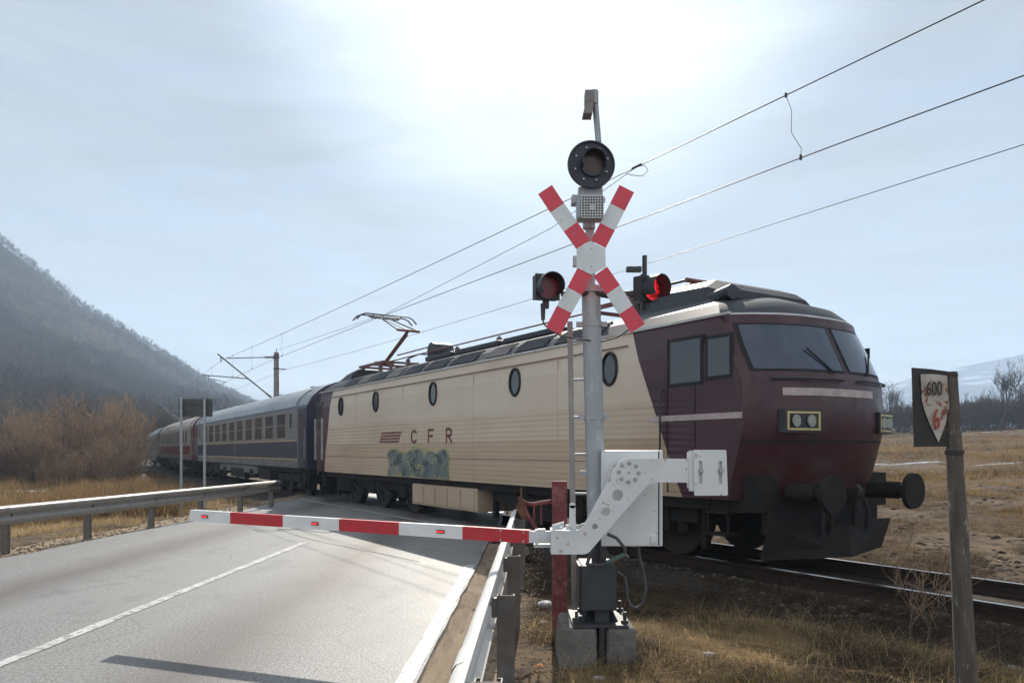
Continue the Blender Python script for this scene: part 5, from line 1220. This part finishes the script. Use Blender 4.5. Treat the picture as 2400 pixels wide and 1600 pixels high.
for i, (fx, y, s_, lb) in enumerate(tr_):
    if fx > 2420: continue
    x = (fx-1200)/F*y
    place_plant('bare_tree', gt[(i+1)%4], (x,y,float(gz(x,y))-.1), s_*.84, random.uniform(0,6.28), lb, 'tree', 'bare trees across the field')
for i, (fx, y, s_, lb) in enumerate(((600,165,.9,'pale bare tree above the coach roof left of the mast'),(618,175,.8,'small pale bare tree beside the catenary mast'))):
    x = (fx-1200)/F*y; place_plant('bare_tree', gt[i], (x,y,4.5+float(gz(x,y))), s_, i*2.0, lb, 'tree', 'bare trees behind the train')
# hedge of scrub along the far edge of the field, one mass
HX = []
rr = np.random.default_rng(9)
for k in range(330):
    fx = rr.uniform(1900,2900); y = rr.uniform(118,150); x = (fx-1200)/F*y; HX.append((x,y,float(gz(x,y))-.1,rr.uniform(.6,1.35),rr.uniform(0,6.28),rr.uniform(.8,1.2)))
sv_ = seg_mesh(branchy(410, 7, 4.2, .7, 3, [4,4,3], .05, .02, up=.6), 3)
a_, f_ = multi(*sv_, np.array(HX)); tag(fast('scrub', a_, f_, 'twig_grey'), 'low bare scrub along the far field edge', 'scrub', None, 'stuff')
# two weeds by the track
wv_ = plant_set([branchy(500+i, 5, 1.25, .55, 2, [5,3], .006, .0028, up=.6) for i in range(2)], ('bark','twig'))
for (fx, y, s_, lb) in ((2155,6.9,1.0,'thin dry weed bush in front of the rails left of the board post'),(2190,7.6,.75,'smaller dry weed bush close to the board post')):
    x = (fx-1200)/F*y; place_plant('dry_weed', wv_[0 if s_ == 1 else 1], (x,y,float(gz(x,y))), s_, 1.0*s_, lb, 'weed', 'dry weeds beside the rails', ('stems','twigs'))

# ------------------------------------------------------------------ grass, leaves, stones
def tuft(seed, n, h, w, spread, lean):
    r = np.random.default_rng(seed); V = []; Fq = []
    for i in range(n):
        a = r.uniform(0,6.28); bx = r.normal(0,spread); by = r.normal(0,spread); hh = h*r.uniform(.45,1.1); l = lean*r.uniform(.3,1.5); da = np.array((math.cos(a),math.sin(a))); pa = np.array((-da[1],da[0]))*w*r.uniform(.6,1.2)/2
        o = len(V); pr = []
        for t in (0,.5,1.0):
            c = np.array((bx,by))+da*l*hh*t*t; z = hh*(t-.32*l*t*t); k = (1,.75,.12)[int(t*2)]
            V.append((c[0]-pa[0]*k, c[1]-pa[1]*k, z)); V.append((c[0]+pa[0]*k, c[1]+pa[1]*k, z))
        Fq += [(o,o+1,o+3,o+2),(o+2,o+3,o+5,o+4)]
    return np.array(V), np.array(Fq)
def scatter(name, label, n, region, tufts, mat, smin, smax, keep=None, seed=1, cat='grass', lmin=1.9):
    r = np.random.default_rng(seed); pts = region(r, n); X, Y = pts[:,0], pts[:,1]
    lat, s = lateral(X, Y); o = X-.03*Y; ok = ((np.abs(lat) > lmin) & ((o > .02) | (o < -8.6)) & ~((X > -.12) & (X < .62) & (Y > 5.85) & (Y < 6.7)))
    if keep is not None: ok &= keep(X, Y, lat)
    X, Y, lat = X[ok], Y[ok], np.abs(lat[ok]); Z = gz(X, Y); Z = np.where(lat < 2.7, np.maximum(Z, np.interp(lat, (.4,1.1,1.75,2.7), (-.2,-.17,-.17,-.42))), Z); k = len(X); who = r.integers(0, len(tufts), k); VV, FF = [], []; off = 0
    for i, (tv, tf) in enumerate(tufts):
        m = who == i; q = int(m.sum())
        if not q: continue
        x = np.stack([X[m], Y[m], Z[m]-.012, r.uniform(smin,smax,q), r.uniform(0,6.28,q), r.uniform(.7,1.3,q)], 1)
        a_, f_ = multi(tv, tf, x); VV.append(a_); FF.append(f_+off); off += len(a_)
    return tag(fast(name, np.concatenate(VV), np.concatenate(FF), mat), label, cat, None, 'stuff')
def wedge(f0, f1, y0, y1, p=1.0):     # ground seen between two sight columns, denser near
    def reg(r, n):
        y = y0+(y1-y0)*r.random(n)**p; x = (r.uniform(f0,f1,n)-1200)/F*y; return np.stack([x,y],1)
    return reg
near_t = [tuft(i, 26, .2, .006, .06, .9) for i in range(5)]
flat_t = [tuft(20+i, 22, .2, .007, .09, 1.9) for i in range(4)]
tall_t = [tuft(40+i, 16, .55, .009, .1, .5) for i in range(4)]
far_t = [tuft(60+i, 14, .45, .03, .25, .9) for i in range(4)]
patch = lambda sc_, th_, sd: (lambda X, Y, lat: vnoise(X, Y, sc_, sd)+.25*vnoise(X,Y,sc_/3,sd+1) > th_)
scatter('dry_grass', 'matted pale dry grass on the verge right of the mast', 9000, wedge(1180,2700,4.2,7.6,1.1), flat_t, 'straw', .3,.75, patch(.9,.0,31), 1)
scatter('dark_grass', 'dark brown dead grass on the shaded verge before the rails', 9500, wedge(1180,2700,4.2,12.5,1.1), near_t+flat_t+flat_t, 'straw_dark', .3,.85, patch(1.1,-.16,35), 2, lmin=1.1)
scatter('moss_grass', 'yellow green mossy grass at the bottom right', 700, wedge(1500,2450,4.4,5.6), [tuft(80+i,30,.09,.006,.07,.8) for i in range(3)], 'moss', .6,1.3, patch(.8,.05,37), 3)
scatter('field_grass', 'straw coloured grass on the field beyond the rails', 15000, wedge(1650,2800,9.5,60,1.6), flat_t+near_t+tall_t[:1], 'straw_field', .5,1.0, lambda X,Y,lat: (lat > 4.5) & (vnoise(X,Y,2.5,41)-.25*(1-sstep(lat,5,14))+.5*vnoise(X,Y,9,42) > -.08), 4)
scatter('field_stubble', 'short matted brown stubble on the field edge beyond the rails', 9000, wedge(1650,2800,8.6,24,1.35), flat_t, 'straw_stubble', .3,.95, lambda X,Y,lat: (lat > 1.6) & (vnoise(X,Y,1.6,71)+.5*vnoise(X,Y,.6,72) > -.12), 21)
scatter('far_grass', 'tawny grass on the far field up to the trees', 11000, wedge(1650,2800,28,125,1.25), far_t, 'straw_field', .35,.85, lambda X,Y,lat: (lat > 8) & (vnoise(X,Y,7,43) > -.22), 5)
scatter('verge_grass', 'dry grass behind and under the left guardrail', 6500, wedge(-450,660,9,30,1.2), near_t+flat_t, 'straw', .6,1.4, lambda X,Y,lat: (lat < -2.4) & (X-.03*Y < -8.7) & (vnoise(X,Y,1.5,45) > -.22), 6)
scatter('left_grass', 'tall dead grass below the shrubs and along the track', 9000, wedge(-400,460,20,62,1.1), tall_t+far_t[:1], 'straw_field', .6,1.5, lambda X,Y,lat: (lat < -2.6) & (vnoise(X,Y,4,47) > -.2), 7)
# flat dead leaves and clods
lf = (np.array([(-.5,-.18,0),(0,-.3,.05),(.5,0,.12),(0,.3,.05)])*.06, np.array([(0,1,2,3)]))
scatter('dead_leaves', 'scattered pale dead leaves and stalk bits on the ground', 11000, wedge(1180,2700,4.2,24,1.25), [lf, (lf[0]*[1.8,.4,2.0], lf[1])], 'leaf', .4,1.2, lambda X,Y,lat: (lat < 0) | (np.abs(vnoise(X,Y,.7,77)) < .12), 8, 'leaves')
scatter('wood_chips', 'pale chips and straw bits on the strip between guardrail and concrete foot', 9000, wedge(1150,1420,4.3,9.5,1.2), [(lf[0]*.5,lf[1]), (lf[0]*[1.3,.25,1.2],lf[1])], 'leaf', .5,1.2, None, 18, 'chips')
stalk_t = [tuft(90+i, 5, .42, .0045, .1, 1.5) for i in range(4)]
scatter('dry_stalks', 'long bent bright straw stalks in the foreground grass', 1300, wedge(1300,2600,4.3,8.0,1.1), stalk_t, 'straw', .4,.9, patch(.8,-.1,51), 19)
scatter('dead_leaves', 'dead leaves under the left guardrail', 3500, wedge(-300,650,9.5,26,1.2), [lf], 'leaf', .6,1.6, lambda X,Y,lat: X-.03*Y < -8.6, 9, 'leaves')
def rock(seed, s, flat=.6):
    bm = bmesh.new(); bmesh.ops.create_icosphere(bm, subdivisions=2, radius=s); r = random.Random(seed)
    for v in bm.verts: v.co *= 1+r.uniform(-.16,.16); v.co.z *= flat
    V = np.array([v.co[:] for v in bm.verts]); Fq = np.array([[v.index for v in f.verts] for f in bm.faces]); bm.free(); return V, Fq
stv = [rock(i, .022) for i in range(3)]
scatter('gravel', 'loose gravel and clods beside the track and road shoulder', 11000, lambda r, n: np.array([trk(r.uniform(-12,6), r.choice([-1,1])*r.uniform(.85,3.4))[:2] for _ in range(n)]), stv, 'gravel_dark', .6,2.0, None, 10, 'gravel', lmin=.84)
scatter('field_clods', 'rough brown clods of earth on the field beyond the rails', 4200, wedge(1650,2800,8.6,26,1.4), [rock(30, .02, .6), rock(31, .035, .5), rock(32, .045, .7), rock(33, .028, .7)], 'clod', .3,1.7, lambda X,Y,lat: (lat > 2.2) & (vnoise(X,Y,2,61) > -.2), 20, 'dirt')
V_, F_ = [], []; off = 0
rr = np.random.default_rng(12); xx = []
for k in range(900):
    t = 3+rr.random()**1.3*10; o = -.62+.75*rr.random(); p = rd(o, t); xx.append((p.x,p.y,-.02,rr.uniform(.15,.75),rr.uniform(0,6.28),1))
for k in range(900):
    t = 8+rr.random()*16; o = -8.75+.9*rr.random(); p = rd(o, t); xx.append((p.x,p.y,-.015,rr.uniform(.3,1.1),rr.uniform(0,6.28),1))
a_, f_ = multi(*stv[0], np.array(xx)); tag(fast('clods', a_, f_, 'sand'), 'small dirt clods along the road shoulders', 'dirt', None, 'stuff')
for (cx, cy, Z, s_, mt, lb) in ((205,925,8.2,.09,'snowclod','dirty white lump of old snow left of the red post'),(195,1030,7.4,.06,'stone','pale stone lying left of the red post'),(535,1530,5.6,.055,'snowclod','small grey white lump in front of the concrete foot'),(1200,1310,6.2,.07,'stone','flat reddish stone in the grass right of the foot')):
    p = C2(cx, cy, Z); v, f = rock(int(cx), s_); o = fast('stone_lump', v, f, mt, True); z = float(gz(p.x, Z)); o.location = (p.x, Z, z+.01); tag(o, lb, 'stone')
p = Q(2372,1478,6.4); v, f = rock(77, .1, .45); o = fast('stone_lump', v, f, 'stone', True); o.location = (p.x, 6.4, float(gz(p.x,6.4))+.02); tag(o, 'broad flat stone at the right edge below the rails', 'stone')
b = MB(); b.tube([(0,0,.01),(.03,.01,.025),(.06,-.01,.012),(.05,.03,.02)], .006); b.tube([(.01,.02,.012),(.05,.02,.03),(.075,.0,.012)], .005); o = b.build('litter', 'litter'); pz_ = C2(135,1325,5.9); o.location = (pz_.x, 5.9, float(gz(pz_.x,5.9))+.02); tag(o, 'scrap of orange plastic on the ground left of the concrete foot', 'litter')
# old snow patches
def snow(fx, y, L_, W_, seed, lb):
    x = (fx-1200)/F*y; r = random.Random(seed); bm = MB(); n = 40; vs = []; 
    pts = []
    for i in range(n):
        t = 2*math.pi*i/n; k = 1+r.uniform(-.35,.35); px_, py_ = x+L_*k*math.cos(t), y+W_*k*math.sin(t); pts.append((px_, py_, float(gz(px_,py_))-.03))
    inner = [((q[0]-x)*.6+x, (q[1]-y)*.6+y) for q in pts]; inner = [(a, c, float(gz(a,c))+.045) for a, c in inner]
    bm.add(pts+inner+[(x,y,float(gz(x,y))+.06)], [(i,(i+1)%n,n+(i+1)%n,n+i) for i in range(n)]+[(n+i,n+(i+1)%n,2*n) for i in range(n)], 0, True)
    tag(bm.build('snow_patch', 'snow'), lb, 'snow', None, 'stuff')
snow(2140,40,1.6,.16,1,'thin strip of old snow across the field'); snow(2340,36,1.3,.13,2,'strip of old snow near the right edge'); snow(2290,116,10,.5,3,'far line of snow below the trees'); snow(2060,41,.5,.12,4,'small spot of old snow beside the locomotive'); snow(30,38,2.4,.2,5,'streak of old snow at the far left')

# ------------------------------------------------------------------ haze
b = MB(); b.box(-1300, -70, -8, 2600, 2150, 290)
hz = b.build('haze', 'wire'); hz.data.materials.clear()
m = bpy.data.materials.new('haze'); m.use_nodes = True; t = m.node_tree; t.nodes.clear()
o_ = N(t, 'ShaderNodeOutputMaterial'); pv_ = N(t, 'ShaderNodeVolumePrincipled')
pv_.inputs['Color'].default_value = (.62,.78,1,1); pv_.inputs['Density'].default_value = .00055; pv_.inputs['Anisotropy'].default_value = .15
t.links.new(pv_.outputs[0], o_.inputs['Volume']); hz.data.materials.append(m); tag(hz, 'pale blue haze filling the valley', 'haze', None, 'stuff')
